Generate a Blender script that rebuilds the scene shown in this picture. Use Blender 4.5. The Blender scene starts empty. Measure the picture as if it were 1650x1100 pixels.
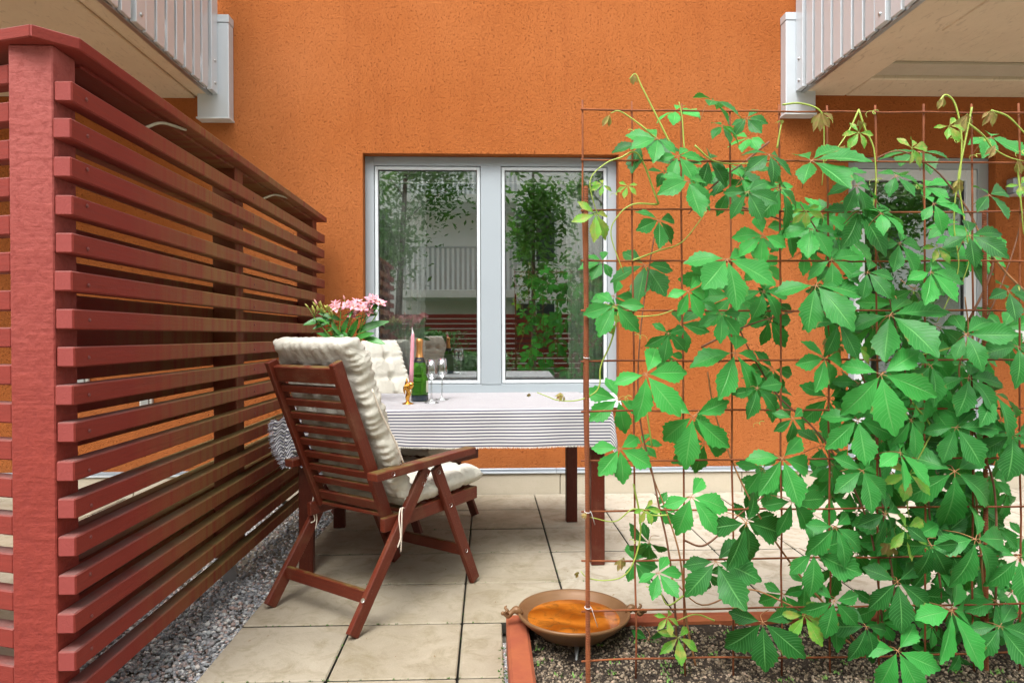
import bpy, bmesh, math, random
import numpy as np
from mathutils import Vector, Matrix, Quaternion, noise
R = math.radians
scn = bpy.context.scene
col = scn.collection
random.seed(7); np.random.seed(7)

# ---------------------------------------------------------------- camera, sky, sun, exposure
H = 1.05                        # eye height of the camera
cam = bpy.data.cameras.new('camera'); cam.lens = 24; cam.sensor_width = 36; cam.clip_end = 500; cam.clip_start = 0.05
camo = bpy.data.objects.new('camera', cam); col.objects.link(camo)
camo.location = (0, 0, H); camo.rotation_euler = (R(90 - 0.5), R(0.15), R(-2)); scn.camera = camo
world = bpy.data.worlds.new('World'); scn.world = world; world.use_nodes = True
SUN_EL, SUN_AZ = 58, 200        # azimuth clockwise from +Y: behind the camera
wn = world.node_tree; bg = wn.nodes['Background']
sk = wn.nodes.new('ShaderNodeTexSky'); sk.sky_type = 'NISHITA'; sk.sun_disc = False
sk.sun_elevation = R(SUN_EL); sk.sun_rotation = R(SUN_AZ); sk.air_density = 1.0; sk.dust_density = 4.0; sk.ozone_density = 1.0
hs = wn.nodes.new('ShaderNodeHueSaturation'); hs.inputs['Saturation'].default_value = 0.06
wn.links.new(sk.outputs[0], hs.inputs['Color']); wn.links.new(hs.outputs[0], bg.inputs[0])
bg.inputs[1].default_value = 0.15
sl = bpy.data.lights.new('sun', 'SUN'); sl.energy = 0.9; sl.angle = R(30); sl.color = (1, 0.97, 0.93)
so = bpy.data.objects.new('sun', sl); col.objects.link(so)
sd = Vector((math.sin(R(SUN_AZ)) * math.cos(R(SUN_EL)), math.cos(R(SUN_AZ)) * math.cos(R(SUN_EL)), math.sin(R(SUN_EL))))
so.rotation_euler = sd.to_track_quat('Z', 'Y').to_euler(); so.location = (0, -4, 8)
vs = scn.view_settings; vs.view_transform = 'Standard'; vs.look = 'None'; vs.gamma = 1; vs.use_curve_mapping = False
scn.display_settings.display_device = 'sRGB'
vs.exposure = 1.52
scn.cycles.max_bounces = 8; scn.cycles.transparent_max_bounces = 24; scn.cycles.transmission_bounces = 8

# pixel of the photograph -> point of the place, on the depth, height or side where the thing stands
FPX = 1100.0
_y, _p = R(2), R(-0.5)
CF = Vector((math.sin(_y) * math.cos(_p), math.cos(_y) * math.cos(_p), math.sin(_p)))
CR = Vector((math.cos(_y), -math.sin(_y), 0)); CU = CR.cross(CF)
C0 = Vector((0, 0, H))
def ray(px, py): return CF + CR * ((px - 825) / FPX) - CU * ((py - 550) / FPX)
def P(px, py, Y): d = ray(px, py); return C0 + d * (Y / d.y)
def PZ(px, py, z=0.0): d = ray(px, py); return C0 + d * ((z - H) / d.z)

# ---------------------------------------------------------------- object helpers
def prop(o, label=None, cat=None, group=None, kind=None):
    if label: o['label'] = label
    if cat: o['category'] = cat
    if group: o['group'] = group
    if kind: o['kind'] = kind
    return o
def wm(o):
    m = o.matrix_basis.copy()
    return wm(o.parent) @ m if o.parent else m
def thing(name, label=None, cat=None, loc=(0, 0, 0), group=None, kind=None, rz=0.0, parent=None):
    o = bpy.data.objects.new(name, None); col.objects.link(o); o.empty_display_size = 0.1
    m = Matrix.Translation(Vector(loc)) @ Matrix.Rotation(rz, 4, 'Z')
    if parent: o.parent = parent
    o.matrix_basis = m
    return prop(o, label, cat, group, kind)
def link(name, me, parent=None, M=None, label=None, kind=None, local=False):
    """M is the world matrix unless local"""
    o = bpy.data.objects.new(name, me); col.objects.link(o)
    if parent:
        o.parent = parent
        if M is not None: o.matrix_basis = M if local else wm(parent).inverted() @ M
        elif not local: o.matrix_basis = wm(parent).inverted()
    elif M is not None: o.matrix_basis = M
    return prop(o, label, kind=kind)
def mesh_from(name, verts, faces, mat=None, smooth=False, uvs=None, mats=None, midx=None):
    me = bpy.data.meshes.new(name)
    me.from_pydata([tuple(v) for v in verts], [], [tuple(f) for f in faces])
    if mats:
        for m in mats: me.materials.append(m)
        if midx is not None: me.polygons.foreach_set('material_index', midx)
    elif mat: me.materials.append(mat)
    if smooth: me.polygons.foreach_set('use_smooth', [True] * len(me.polygons))
    if uvs is not None:
        uv = me.uv_layers.new(name='UVMap')
        li = [l.vertex_index for l in me.loops]
        uv.data.foreach_set('uv', [c for i in li for c in uvs[i]])
    me.update()
    return me
_box = {}
def boxmesh(dx, dy, dz, mat, bev=0.003, seg=1):
    k = (round(dx, 4), round(dy, 4), round(dz, 4), mat.name, bev, seg)
    if k in _box: return _box[k]
    bm = bmesh.new(); bmesh.ops.create_cube(bm, size=1)
    for v in bm.verts: v.co = Vector((v.co.x * dx, v.co.y * dy, v.co.z * dz))
    if bev > 0: bmesh.ops.bevel(bm, geom=list(bm.edges), offset=min(bev, dx * .3, dy * .3, dz * .3), segments=seg, affect='EDGES', profile=.6)
    me = bpy.data.meshes.new('box'); bm.to_mesh(me); bm.free(); me.materials.append(mat)
    _box[k] = me
    return me
def box(name, lo, hi, mat, parent=None, bev=0.003, label=None, kind=None, rz=0, local=False):
    lo = Vector(lo); hi = Vector(hi); c = (lo + hi) / 2; d = hi - lo
    return link(name, boxmesh(d.x, d.y, d.z, mat, bev), parent, Matrix.Translation(c) @ Matrix.Rotation(rz, 4, 'Z'), label, kind, local)
def beam(name, p0, p1, w, h, mat, parent=None, up=(0, 0, 1), bev=0.003, label=None, local=False, kind=None):
    """board from p0 to p1; w across, h along up"""
    p0 = Vector(p0); p1 = Vector(p1); x = (p1 - p0); L = x.length; x.normalize()
    y = Vector(up).cross(x).normalized(); z = x.cross(y)
    M = Matrix((x, y, z)).transposed().to_4x4(); M.translation = (p0 + p1) / 2
    return link(name, boxmesh(L, w, h, mat, bev), parent, M, label, kind, local)
def catmull(pts, n=6):
    pts = [Vector(p) for p in pts]
    if len(pts) < 3: return pts
    q = [2 * pts[0] - pts[1]] + pts + [2 * pts[-1] - pts[-2]]
    out = []
    for i in range(1, len(q) - 2):
        a, b, c, d = q[i - 1:i + 3]
        for k in range(n):
            t = k / n
            out.append(.5 * ((2 * b) + (c - a) * t + (2 * a - 5 * b + 4 * c - d) * t * t + (3 * b - a - 3 * c + d) * t ** 3))
    out.append(pts[-1])
    return out
def tube_data(pts, rad, ns=6, caps=True):
    pts = [Vector(p) for p in pts]; n = len(pts)
    if not hasattr(rad, '__len__'): rad = [rad] * n
    V, F = [], []
    t = (pts[1] - pts[0]).normalized()
    ref = Vector((0, 0, 1)) if abs(t.z) < .9 else Vector((1, 0, 0))
    u = t.cross(ref).normalized()
    for i in range(n):
        t2 = (pts[min(i + 1, n - 1)] - pts[max(i - 1, 0)])
        if t2.length > 1e-9: t = t2.normalized()
        u = (u - t * u.dot(t)); u = u.normalized() if u.length > 1e-6 else t.orthogonal().normalized()
        v = t.cross(u)
        for k in range(ns):
            a = 2 * math.pi * k / ns
            V.append(pts[i] + (u * math.cos(a) + v * math.sin(a)) * rad[min(i, len(rad) - 1)])
    for i in range(n - 1):
        for k in range(ns):
            F.append((i * ns + k, i * ns + (k + 1) % ns, (i + 1) * ns + (k + 1) % ns, (i + 1) * ns + k))
    if caps:
        F.append(tuple(range(ns))[::-1]); F.append(tuple((n - 1) * ns + k for k in range(ns)))
    return V, F
def tube(name, pts, rad, mat, parent=None, ns=6, smooth=True, kind=None, label=None):
    V, F = tube_data(pts, rad, ns)
    return link(name, mesh_from(name, V, F, mat, smooth), parent, None if not parent else Matrix(), label, kind)
def join_data(parts):
    V, F = [], []
    for v, f in parts:
        o = len(V); V += list(v); F += [tuple(i + o for i in q) for q in f]
    return V, F
def lathe_data(prof, ns=32, center=(0, 0, 0)):
    V, F = [], []; c = Vector(center)
    for r, z in prof:
        for k in range(ns):
            a = 2 * math.pi * k / ns; V.append(c + Vector((r * math.cos(a), r * math.sin(a), z)))
    for i in range(len(prof) - 1):
        for k in range(ns):
            F.append((i * ns + k, i * ns + (k + 1) % ns, (i + 1) * ns + (k + 1) % ns, (i + 1) * ns + k))
    return V, F
def lathe(name, prof, mat, parent, loc, ns=32, local=True, label=None):
    V, F = lathe_data(prof, ns)
    me = mesh_from(name, V, F, mat, True)
    return link(name, me, parent, Matrix.Translation(Vector(loc)), label, local=local)
def boxdata(lo, hi):
    x0, y0, z0 = lo; x1, y1, z1 = hi
    V = [Vector(p) for p in ((x0, y0, z0), (x1, y0, z0), (x1, y1, z0), (x0, y1, z0), (x0, y0, z1), (x1, y0, z1), (x1, y1, z1), (x0, y1, z1))]
    return V, [(3, 2, 1, 0), (4, 5, 6, 7), (0, 1, 5, 4), (1, 2, 6, 5), (2, 3, 7, 6), (3, 0, 4, 7)]

# ---------------------------------------------------------------- material helpers
class NT:
    def __init__(s, name):
        s.m = bpy.data.materials.new(name); s.m.use_nodes = True; s.t = s.m.node_tree
        s.b = s.t.nodes['Principled BSDF']; s.out = s.t.nodes['Material Output']
    def n(s, typ, ins=None, **kw):
        nd = s.t.nodes.new(typ)
        for k, v in kw.items(): setattr(nd, k, v)
        for k, v in (ins or {}).items(): s.set(nd.inputs[k], v)
        return nd
    def set(s, sock, v):
        if hasattr(v, 'is_linked') or isinstance(v, bpy.types.NodeSocket): s.t.links.new(v, sock)
        elif isinstance(v, (tuple, list)) and len(v) == 3 and sock.type == 'RGBA': sock.default_value = (*v, 1)
        else: sock.default_value = v
    def noise(s, vec, scale, detail=4, rough=.55, dist=0):
        return s.n('ShaderNodeTexNoise', {'Vector': vec, 'Scale': scale, 'Detail': detail, 'Roughness': rough, 'Distortion': dist}).outputs[0]
    def ramp(s, fac, stops, interp='LINEAR'):
        r = s.n('ShaderNodeValToRGB', {'Fac': fac}); cr = r.color_ramp; cr.interpolation = interp
        while len(cr.elements) < len(stops): cr.elements.new(.5)
        for e, (p, c) in zip(cr.elements, stops):
            e.position = p; e.color = (*c, 1) if isinstance(c, (tuple, list)) else (c, c, c, 1)
        return r.outputs[0]
    def mix(s, fac, a, b, blend='MIX'):
        m = s.n('ShaderNodeMix', data_type='RGBA', blend_type=blend)
        s.set(m.inputs[0], fac); s.set(m.inputs[6], a); s.set(m.inputs[7], b); return m.outputs[2]
    def math(s, op, a, b=0.0, c=None, clamp=False):
        m = s.n('ShaderNodeMath', operation=op, use_clamp=clamp); s.set(m.inputs[0], a); s.set(m.inputs[1], b)
        if c is not None: s.set(m.inputs[2], c)
        return m.outputs[0]
    def coord(s, kind='Object', scale=(1, 1, 1)):
        if kind == 'World': v = s.n('ShaderNodeNewGeometry').outputs['Position']
        else: v = s.n('ShaderNodeTexCoord').outputs[kind]
        if scale != (1, 1, 1): v = s.n('ShaderNodeMapping', {'Vector': v, 'Scale': scale}).outputs[0]
        return v
    def bump(s, h, dist, strength=1.0, normal=None):
        b = s.n('ShaderNodeBump', {'Height': h, 'Distance': dist, 'Strength': strength})
        if normal is not None: s.set(b.inputs['Normal'], normal)
        return b.outputs[0]
    def fin(s, color=None, rough=None, normal=None, **kw):
        if color is not None: s.set(s.b.inputs['Base Color'], color)
        if rough is not None: s.set(s.b.inputs['Roughness'], rough)
        if normal is not None: s.set(s.b.inputs['Normal'], normal)
        for k, v in kw.items(): s.set(s.b.inputs[k], v)
        return s.m
    def rand(s): return s.n('ShaderNodeObjectInfo').outputs['Random']
    def orand(s, vec, amt=50):
        """shift coordinates per object so shared meshes do not repeat"""
        r = s.math('MULTIPLY', s.rand(), amt)
        c = s.n('ShaderNodeCombineXYZ', {0: r, 1: r, 2: r}).outputs[0]
        return s.n('ShaderNodeVectorMath', {0: vec, 1: c}, operation='ADD').outputs[0]

def simple(name, c, rough=.5, metal=0, var=.0, scale=30, bump=0, coord='Object', **kw):
    t = NT(name); v = t.orand(t.coord(coord)); nz = t.noise(v, scale)
    colr = t.mix(nz, tuple(x * (1 - var) for x in c), tuple(min(1, x * (1 + var)) for x in c)) if var else c
    nm = t.bump(nz, bump) if bump else None
    return t.fin(colr, rough, nm, Metallic=metal, **kw)

# painted fence boards: red brown paint, greyed and green with algae in streaks
def mat_fence():
    t = NT('red_fence_paint'); o = t.coord('Object'); g = t.coord('World')
    ov = t.orand(o); st = t.n('ShaderNodeMapping', {'Vector': ov, 'Scale': (4, 60, 60)}).outputs[0]
    gr = t.noise(st, 2.2, 6, .65)
    base = t.mix(gr, (.150, .020, .014), (.275, .044, .032))
    sep = t.n('ShaderNodeSeparateXYZ', {0: g})
    # patches of algae: vertical run-down streaks along the boards
    sm = t.n('ShaderNodeMapping', {'Vector': g, 'Scale': (3, 26, 1.2)}).outputs[0]
    streak = t.noise(sm, 1.0, 5, .6)
    big = t.noise(t.n('ShaderNodeMapping', {'Vector': g, 'Scale': (1, 1.1, .5)}).outputs[0], 1.3, 2)
    al = t.math('MULTIPLY', t.ramp(streak, [(.34, 0.15), (.56, 1.0)]), t.ramp(big, [(.32, 0.25), (.50, 1.0)]))
    along = t.ramp(t.math('DIVIDE', sep.outputs[1], 5.0), [(.40, 0.0), (.53, 1.0), (.80, 1.0), (.86, .25)])
    al = t.math('MULTIPLY', al, along)
    nz = t.n('ShaderNodeSeparateXYZ', {0: t.n('ShaderNodeNewGeometry').outputs['Normal']}).outputs[2]
    topm = t.math('MULTIPLY', t.ramp(nz, [(.5, 0.0), (.9, 1.0)]), t.ramp(t.noise(g, 9, 5), [(.30, .35), (.62, 1.0)]))
    c = t.mix(t.math('MULTIPLY', al, .75), base, (.225, .135, .045))
    c = t.mix(t.math('MULTIPLY', topm, .8), c, t.mix(along, (.17, .115, .105), (.24, .21, .085)))
    # end grain and sawn faces paler pink: weathered, plus sky light painted in
    nx = t.n('ShaderNodeSeparateXYZ', {0: t.n('ShaderNodeTexCoord').outputs['Normal']}).outputs[0]
    endm = t.ramp(t.math('ABSOLUTE', nx), [(.7, 0.0), (.9, 1.0)])
    c = t.mix(t.math('MULTIPLY', endm, .7), c, (.29, .064, .058))
    bp = t.bump(gr, .0012, .8, t.bump(t.noise(ov, 220, 3), .0006))
    t.b.inputs['Specular IOR Level'].default_value = .18
    return t.fin(c, t.ramp(gr, [(.3, .55), (.7, .75)]), bp)
def mat_post():
    t = NT('sawn_post_paint'); o = t.coord('Object'); g = t.coord('World')
    st = t.n('ShaderNodeMapping', {'Vector': t.orand(o), 'Scale': (45, 7, 7)}).outputs[0]
    saw = t.noise(st, 1.6, 3, .5)
    rough = t.noise(t.orand(o), 55, 4, .6)
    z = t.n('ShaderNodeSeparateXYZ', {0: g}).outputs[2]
    gloss_z = t.ramp(t.math('ADD', t.math('MULTIPLY', z, .4), t.math('MULTIPLY', t.noise(g, 5, 4), .3)), [(.45, 0.0), (.88, .75)])  # paler pink towards the top: sky gloss painted into the post colour
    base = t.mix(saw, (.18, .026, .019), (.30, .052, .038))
    c = t.mix(gloss_z, base, (.36, .100, .088))
    c = t.mix(t.ramp(rough, [(.40, .35), (.5, 0.0)]), c, (.19, .03, .025))
    h = t.math('ADD', t.math('MULTIPLY', saw, .6), rough)
    t.b.inputs['Specular IOR Level'].default_value = .18
    return t.fin(c, .65, t.bump(h, .0034, 1.0))
def mat_teak(name='brown_red_stain', a=(.065, .010, .005), b=(.165, .030, .013), wear=.55):
    t = NT(name); o = t.coord('Object'); ov = t.orand(o)
    st = t.n('ShaderNodeMapping', {'Vector': ov, 'Scale': (3, 55, 55)}).outputs[0]
    gr = t.noise(st, 2.5, 7, .65)
    base = t.mix(gr, a, b)
    blot = t.noise(ov, 7, 5, .7); t.b.inputs['Specular IOR Level'].default_value = .3
    c = t.mix(t.ramp(blot, [(.52, 0.0), (.75, wear)]), base, (.17, .085, .045))
    fl = t.noise(ov, 300, 2)
    c = t.mix(t.ramp(fl, [(.70, 0.0), (.74, .7)]), c, (.42, .30, .22))
    nz = t.n('ShaderNodeSeparateXYZ', {0: t.n('ShaderNodeNewGeometry').outputs['Normal']}).outputs[2]
    mo = t.math('MULTIPLY', t.ramp(nz, [(.55, 0.0), (.95, 1.0)]), t.ramp(t.noise(ov, 14, 4), [(.42, 0.0), (.62, .8)]))
    c = t.mix(mo, c, (.15, .12, .035))
    return t.fin(c, t.ramp(blot, [(.3, .33), (.7, .6)]), t.bump(gr, .0008, .8))
def mat_plaster():
    t = NT('orange_plaster'); g = t.coord('World')
    w = t.noise(g, 1.1, 4); f = t.noise(g, 120, 4, .65, .3); f2 = t.noise(g, 85, 3, .6, .3)
    pit = t.ramp(f2, [(.30, 0.0), (.42, 1.0)])
    h = t.math('ADD', t.math('MULTIPLY', f, 1.2), t.math('MULTIPLY', pit, .9))
    c = t.mix(t.ramp(w, [(.3, 0.0), (.75, 1.0)]), (.390, .112, .026), (.45, .142, .040))
    z = t.n('ShaderNodeSeparateXYZ', {0: g}).outputs[2]
    c = t.mix(t.ramp(t.noise(g, 5, 6, .7), [(.60, 0.0), (.85, .3)]), c, (.47, .17, .065))
    c = t.mix(t.ramp(f2, [(.30, .35), (.40, 0.0)]), c, (.20, .040, .010))
    # faint rain streaks and faded patches
    stk = t.noise(t.n('ShaderNodeMapping', {'Vector': g, 'Scale': (9, 1, .5)}).outputs[0], 1.0, 6, .6)
    c = t.mix(t.ramp(stk, [(.50, 0.0), (.75, .30)]), c, (.29, .075, .020))
    c = t.mix(t.ramp(t.noise(g, .8, 3), [(.48, 0.0), (.7, .35)]), c, (.52, .19, .07))
    # dirt splashed up just above the trim
    dz = t.ramp(t.math('ADD', z, t.math('MULTIPLY', t.noise(g, 12, 5), .12)), [(.20, .35), (.34, 0.0)])
    c = t.mix(dz, c, (.26, .10, .035))
    t.b.inputs['Specular IOR Level'].default_value = .15
    return t.fin(c, .95, t.bump(h, .009, 1.0))
def mat_paver():
    t = NT('concrete_paver'); g = t.coord('World'); rn = t.rand()
    n1 = t.noise(g, 3.0, 7, .68, .3); n2 = t.noise(g, 110, 4, .7); n3 = t.noise(g, 9, 8, .75, .8)
    base = t.mix(t.ramp(n1, [(.25, 0.0), (.72, 1.0)]), (.215, .175, .115), (.36, .31, .225))
    base = t.mix(t.math('MULTIPLY', rn, .35), base, (.40, .36, .29))
    x = t.n('ShaderNodeSeparateXYZ', {0: g}).outputs[0]
    pale = t.ramp(t.math('ADD', x, t.math('MULTIPLY', n1, .5)), [(.35, 0.0), (.95, .75)])   # paler towards the right side of the patio
    base = t.mix(pale, base, (.50, .45, .37))
    base = t.mix(t.ramp(n3, [(.48, 0.0), (.68, .65)]), base, (.175, .140, .070))
    base = t.mix(t.ramp(n3, [(.22, .35), (.38, 0.0)]), base, (.54, .50, .43))
    base = t.mix(t.ramp(n2, [(.60, 0.0), (.75, .35)]), base, (.15, .13, .10))
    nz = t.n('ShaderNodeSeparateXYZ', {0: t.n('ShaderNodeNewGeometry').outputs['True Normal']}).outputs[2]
    base = t.mix(t.ramp(nz, [(.3, 1.0), (.6, 0.0)]), base, (.035, .032, .022))   # shade painted onto the slab sides so the joints read dark
    return t.fin(base, .85, t.bump(t.math('ADD', n2, t.math('MULTIPLY', n3, .8)), .0018, .9))
def mat_concrete(name, a, b, sc=4):
    t = NT(name); g = t.coord('World')
    n1 = t.noise(g, sc, 7, .7); n2 = t.noise(g, 120, 3)
    c = t.mix(n1, a, b)
    c = t.mix(t.ramp(n2, [(.62, 0.0), (.74, .4)]), c, tuple(x * .5 for x in a))
    return t.fin(c, .85, t.bump(n2, .001))
def mat_soffit():
    t = NT('stained_soffit_concrete'); g = t.coord('World')
    n1 = t.noise(g, 2.2, 8, .72, 1.2); n2 = t.noise(t.n('ShaderNodeMapping', {'Vector': g, 'Scale': (3, 1, 1)}).outputs[0], 7, 6, .7, 2)
    c = t.mix(n1, (.54, .44, .31), (.74, .62, .46))
    c = t.mix(t.ramp(n2, [(.56, 0.0), (.70, .5)]), c, (.27, .19, .12))
    return t.fin(c, .8, t.bump(n2, .0015))
def mat_leaf(name, dark, lite, vein, yellow=None):
    t = NT(name); uv = t.n('ShaderNodeUVMap').outputs[0]; s = t.n('ShaderNodeSeparateXYZ', {0: uv})
    u = t.math('ABSOLUTE', s.outputs[0]); v = s.outputs[1]
    rib = t.ramp(u, [(.025, 1.0), (.07, 0.0)])
    ph = t.math('MULTIPLY', t.math('SUBTRACT', v, t.math('MULTIPLY', u, .22)), 13.0)
    fr = t.math('ABSOLUTE', t.math('SUBTRACT', t.math('FRACT', ph), .5))
    side = t.ramp(fr, [(.03, .55), (.10, 0.0)])
    rn = t.rand(); o = t.orand(t.coord('Object'), 20)
    nz = t.noise(o, 4, 4)
    c = t.mix(t.math('ADD', t.math('MULTIPLY', rn, .75), t.math('MULTIPLY', nz, .3)), dark, lite)
    c = t.mix(t.math('MULTIPLY', t.math('MAXIMUM', rib, side), .55), c, vein)
    c = t.mix(t.math('MULTIPLY', t.ramp(u, [(.82, 0.0), (.95, 1.0)]), t.ramp(t.noise(o, 5, 3), [(.60, 0.0), (.68, .8)])), c, (.24, .16, .04))
    if yellow: c = t.mix(t.ramp(t.noise(o, 2.5, 3), [(.45, 0.0), (.65, .8)]), c, yellow)
    h = t.math('SUBTRACT', t.math('MULTIPLY', t.noise(o, 3, 2), .4), t.math('MAXIMUM', rib, t.math('MULTIPLY', side, .9)))
    nm = t.bump(h, .0028, .6)
    m = t.fin(c, .45, nm); t.b.inputs['Specular IOR Level'].default_value = .4
    tr = t.n('ShaderNodeBsdfTranslucent', {'Color': t.mix(.5, c, (.10, .32, .02))})
    mx = t.n('ShaderNodeMixShader', {0: .30}); t.t.links.new(t.b.outputs[0], mx.inputs[1]); t.t.links.new(tr.outputs[0], mx.inputs[2])
    t.t.links.new(mx.outputs[0], t.out.inputs[0])
    return m
def mat_glass_pane():
    t = NT('window_glass'); gl = t.n('ShaderNodeBsdfGlossy', {'Color': (.86, .93, .90), 'Roughness': .0})
    tr = t.n('ShaderNodeBsdfTransparent', {'Color': (1, 1, 1)})
    lw = t.n('ShaderNodeLayerWeight', {'Blend': .25}).outputs[0]
    f = t.math('ADD', t.math('MULTIPLY', lw, .6), .47, clamp=True)
    mx = t.n('ShaderNodeMixShader', {0: f}); t.t.links.new(tr.outputs[0], mx.inputs[1]); t.t.links.new(gl.outputs[0], mx.inputs[2])
    t.t.links.new(mx.outputs[0], t.out.inputs[0]); return t.m
def mat_clear(name, tint=(1, 1, 1), base=.06):
    t = NT(name); gl = t.n('ShaderNodeBsdfGlossy', {'Color': (1, 1, 1), 'Roughness': .02})
    tr = t.n('ShaderNodeBsdfTransparent', {'Color': tint})
    lw = t.n('ShaderNodeLayerWeight', {'Blend': .35}).outputs[0]
    f = t.math('ADD', t.math('MULTIPLY', lw, .75), base, clamp=True)
    mx = t.n('ShaderNodeMixShader', {0: f}); t.t.links.new(tr.outputs[0], mx.inputs[1]); t.t.links.new(gl.outputs[0], mx.inputs[2])
    t.t.links.new(mx.outputs[0], t.out.inputs[0]); return t.m
def mat_lace():
    t = NT('white_lace'); g = t.coord('World')
    sp = t.noise(g, 26, 3, .6, 2.0); dots = t.n('ShaderNodeTexVoronoi', {'Vector': g, 'Scale': 38.0}).outputs[0]
    pat = t.math('MAXIMUM', t.ramp(sp, [(.50, 0.0), (.56, 1.0)]), t.ramp(dots, [(.18, 1.0), (.26, 0.0)]))
    d = t.n('ShaderNodeBsdfDiffuse', {'Color': (.90, .93, .90)}); tl = t.n('ShaderNodeBsdfTranslucent', {'Color': (.8, .84, .8)})
    m1 = t.n('ShaderNodeMixShader', {0: .4}); t.t.links.new(d.outputs[0], m1.inputs[1]); t.t.links.new(tl.outputs[0], m1.inputs[2])
    tr = t.n('ShaderNodeBsdfTransparent')
    f = t.math('ADD', t.math('MULTIPLY', pat, .20), .80)
    m2 = t.n('ShaderNodeMixShader', {0: f}); t.t.links.new(tr.outputs[0], m2.inputs[1]); t.t.links.new(m1.outputs[0], m2.inputs[2])
    t.t.links.new(m2.outputs[0], t.out.inputs[0]); return t.m
def mat_cloth():
    t = NT('striped_cotton'); uv = t.n('ShaderNodeUVMap').outputs[0]; s = t.n('ShaderNodeSeparateXYZ', {0: uv})
    wob = t.math('MULTIPLY', t.noise(uv, 60, 2), .0006)
    ph = t.math('FRACT', t.math('DIVIDE', t.math('ADD', s.outputs[1], wob), .0142))
    st = t.ramp(ph, [(.0, 0.0), (.48, 0.0), (.54, 1.0), (.92, 1.0), (.98, 0.0)])
    weave = t.noise(t.n('ShaderNodeMapping', {'Vector': uv, 'Scale': (1, 1, 1)}).outputs[0], 900, 2)
    c = t.mix(st, t.mix(weave, (.50, .49, .48), (.62, .61, .61)), t.mix(weave, (.045, .045, .080), (.11, .10, .15)))
    return t.fin(c, .9, t.bump(weave, .0006))
def mat_fabric():
    t = NT('cream_cotton'); o = t.coord('Object')
    n = t.noise(o, 6, 4); f = t.noise(o, 500, 2); wr = t.noise(o, 22, 5, .6, 1.5)
    c = t.mix(n, (.50, .475, .40), (.61, .59, .52))
    c = t.mix(t.ramp(t.noise(o, 11, 6, .75), [(.60, 0.0), (.78, .35)]), c, (.38, .33, .21))
    return t.fin(c, .85, t.bump(f, .0005, .5, t.bump(wr, .010, .55)))
def mat_rust(name='rusty_steel', a=(.075, .020, .009), b=(.26, .070, .020)):
    t = NT(name); g = t.coord('World'); n = t.noise(g, 45, 6, .7); n2 = t.noise(g, 7, 4)
    c = t.mix(n, a, b); c = t.mix(t.ramp(n2, [(.4, 0.0), (.7, .6)]), c, (.36, .11, .03))
    return t.fin(c, .85, t.bump(n, .0012))
def mat_stone(name, cols, rough=.85):
    t = NT(name); a = t.n('ShaderNodeAttribute', attribute_name='shade').outputs['Fac']; g = t.coord('World')
    st = [(i / max(1, len(cols) - 1), c) for i, c in enumerate(cols)]
    c = t.ramp(a, st); c = t.mix(t.noise(g, 220, 3), c, tuple(.12 for _ in range(3)), 'OVERLAY')
    return t.fin(c, rough, t.bump(t.noise(g, 300, 2), .0008))

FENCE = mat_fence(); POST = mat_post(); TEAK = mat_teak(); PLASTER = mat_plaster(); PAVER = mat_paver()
TEAKD = mat_teak('table_stain', (.050, .008, .004), (.120, .022, .010), .35)
PLINTH = mat_concrete('plinth_concrete', (.38, .33, .24), (.56, .50, .40))
SOFFIT = mat_soffit()
ALU = simple('brushed_aluminium', (.64, .80, .90), .40, .0, .08, 6)
ALUW = simple('pale_lacquered_aluminium', (.56, .60, .63), .35, .25, .06, 5)
STEEL = simple('galvanised_steel', (.45, .46, .46), .42, .9, .15, 12)
FRAME = simple('grey_window_lacquer', (.345, .385, .415), .38, 0, .04, 4)
FRAMEW = simple('pale_window_edge', (.62, .66, .68), .35, 0, .03, 4)
GASKET_SHADE = simple('black_gasket_and_shadow', (.03, .03, .03), .6)
TRIM = simple('grey_metal_trim', (.33, .37, .42), .35, .35, .08, 5)
WHITEP = simple('white_plastic', (.78, .78, .74), .4)
GLASS = mat_glass_pane(); LACE = mat_lace(); CLOTH = mat_cloth(); FAB = mat_fabric(); RUST = mat_rust()
CORTEN = mat_rust('rust_red_planter', (.20, .040, .016), (.31, .075, .030))
LEAF = mat_leaf('creeper_leaf', (.006, .065, .010), (.062, .46, .075), (.22, .60, .17))
LEAFY = mat_leaf('young_creeper_leaf', (.10, .34, .03), (.19, .46, .05), (.36, .50, .15), (.42, .36, .08))
LEAFR = mat_leaf('unfolding_creeper_leaf', (.33, .30, .06), (.45, .38, .14), (.5, .3, .15), (.42, .20, .10))
# ================================================================ GROUND
ground_mat = mat_concrete('packed_sand', (.13, .115, .09), (.20, .18, .14), 8)
gm = mesh_from('ground', [(-40, -40, -.06), (40, -40, -.06), (40, 12, -.06), (-40, 12, -.06)], [(0, 1, 2, 3)], ground_mat)
prop(link('ground', gm), kind='structure')
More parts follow.
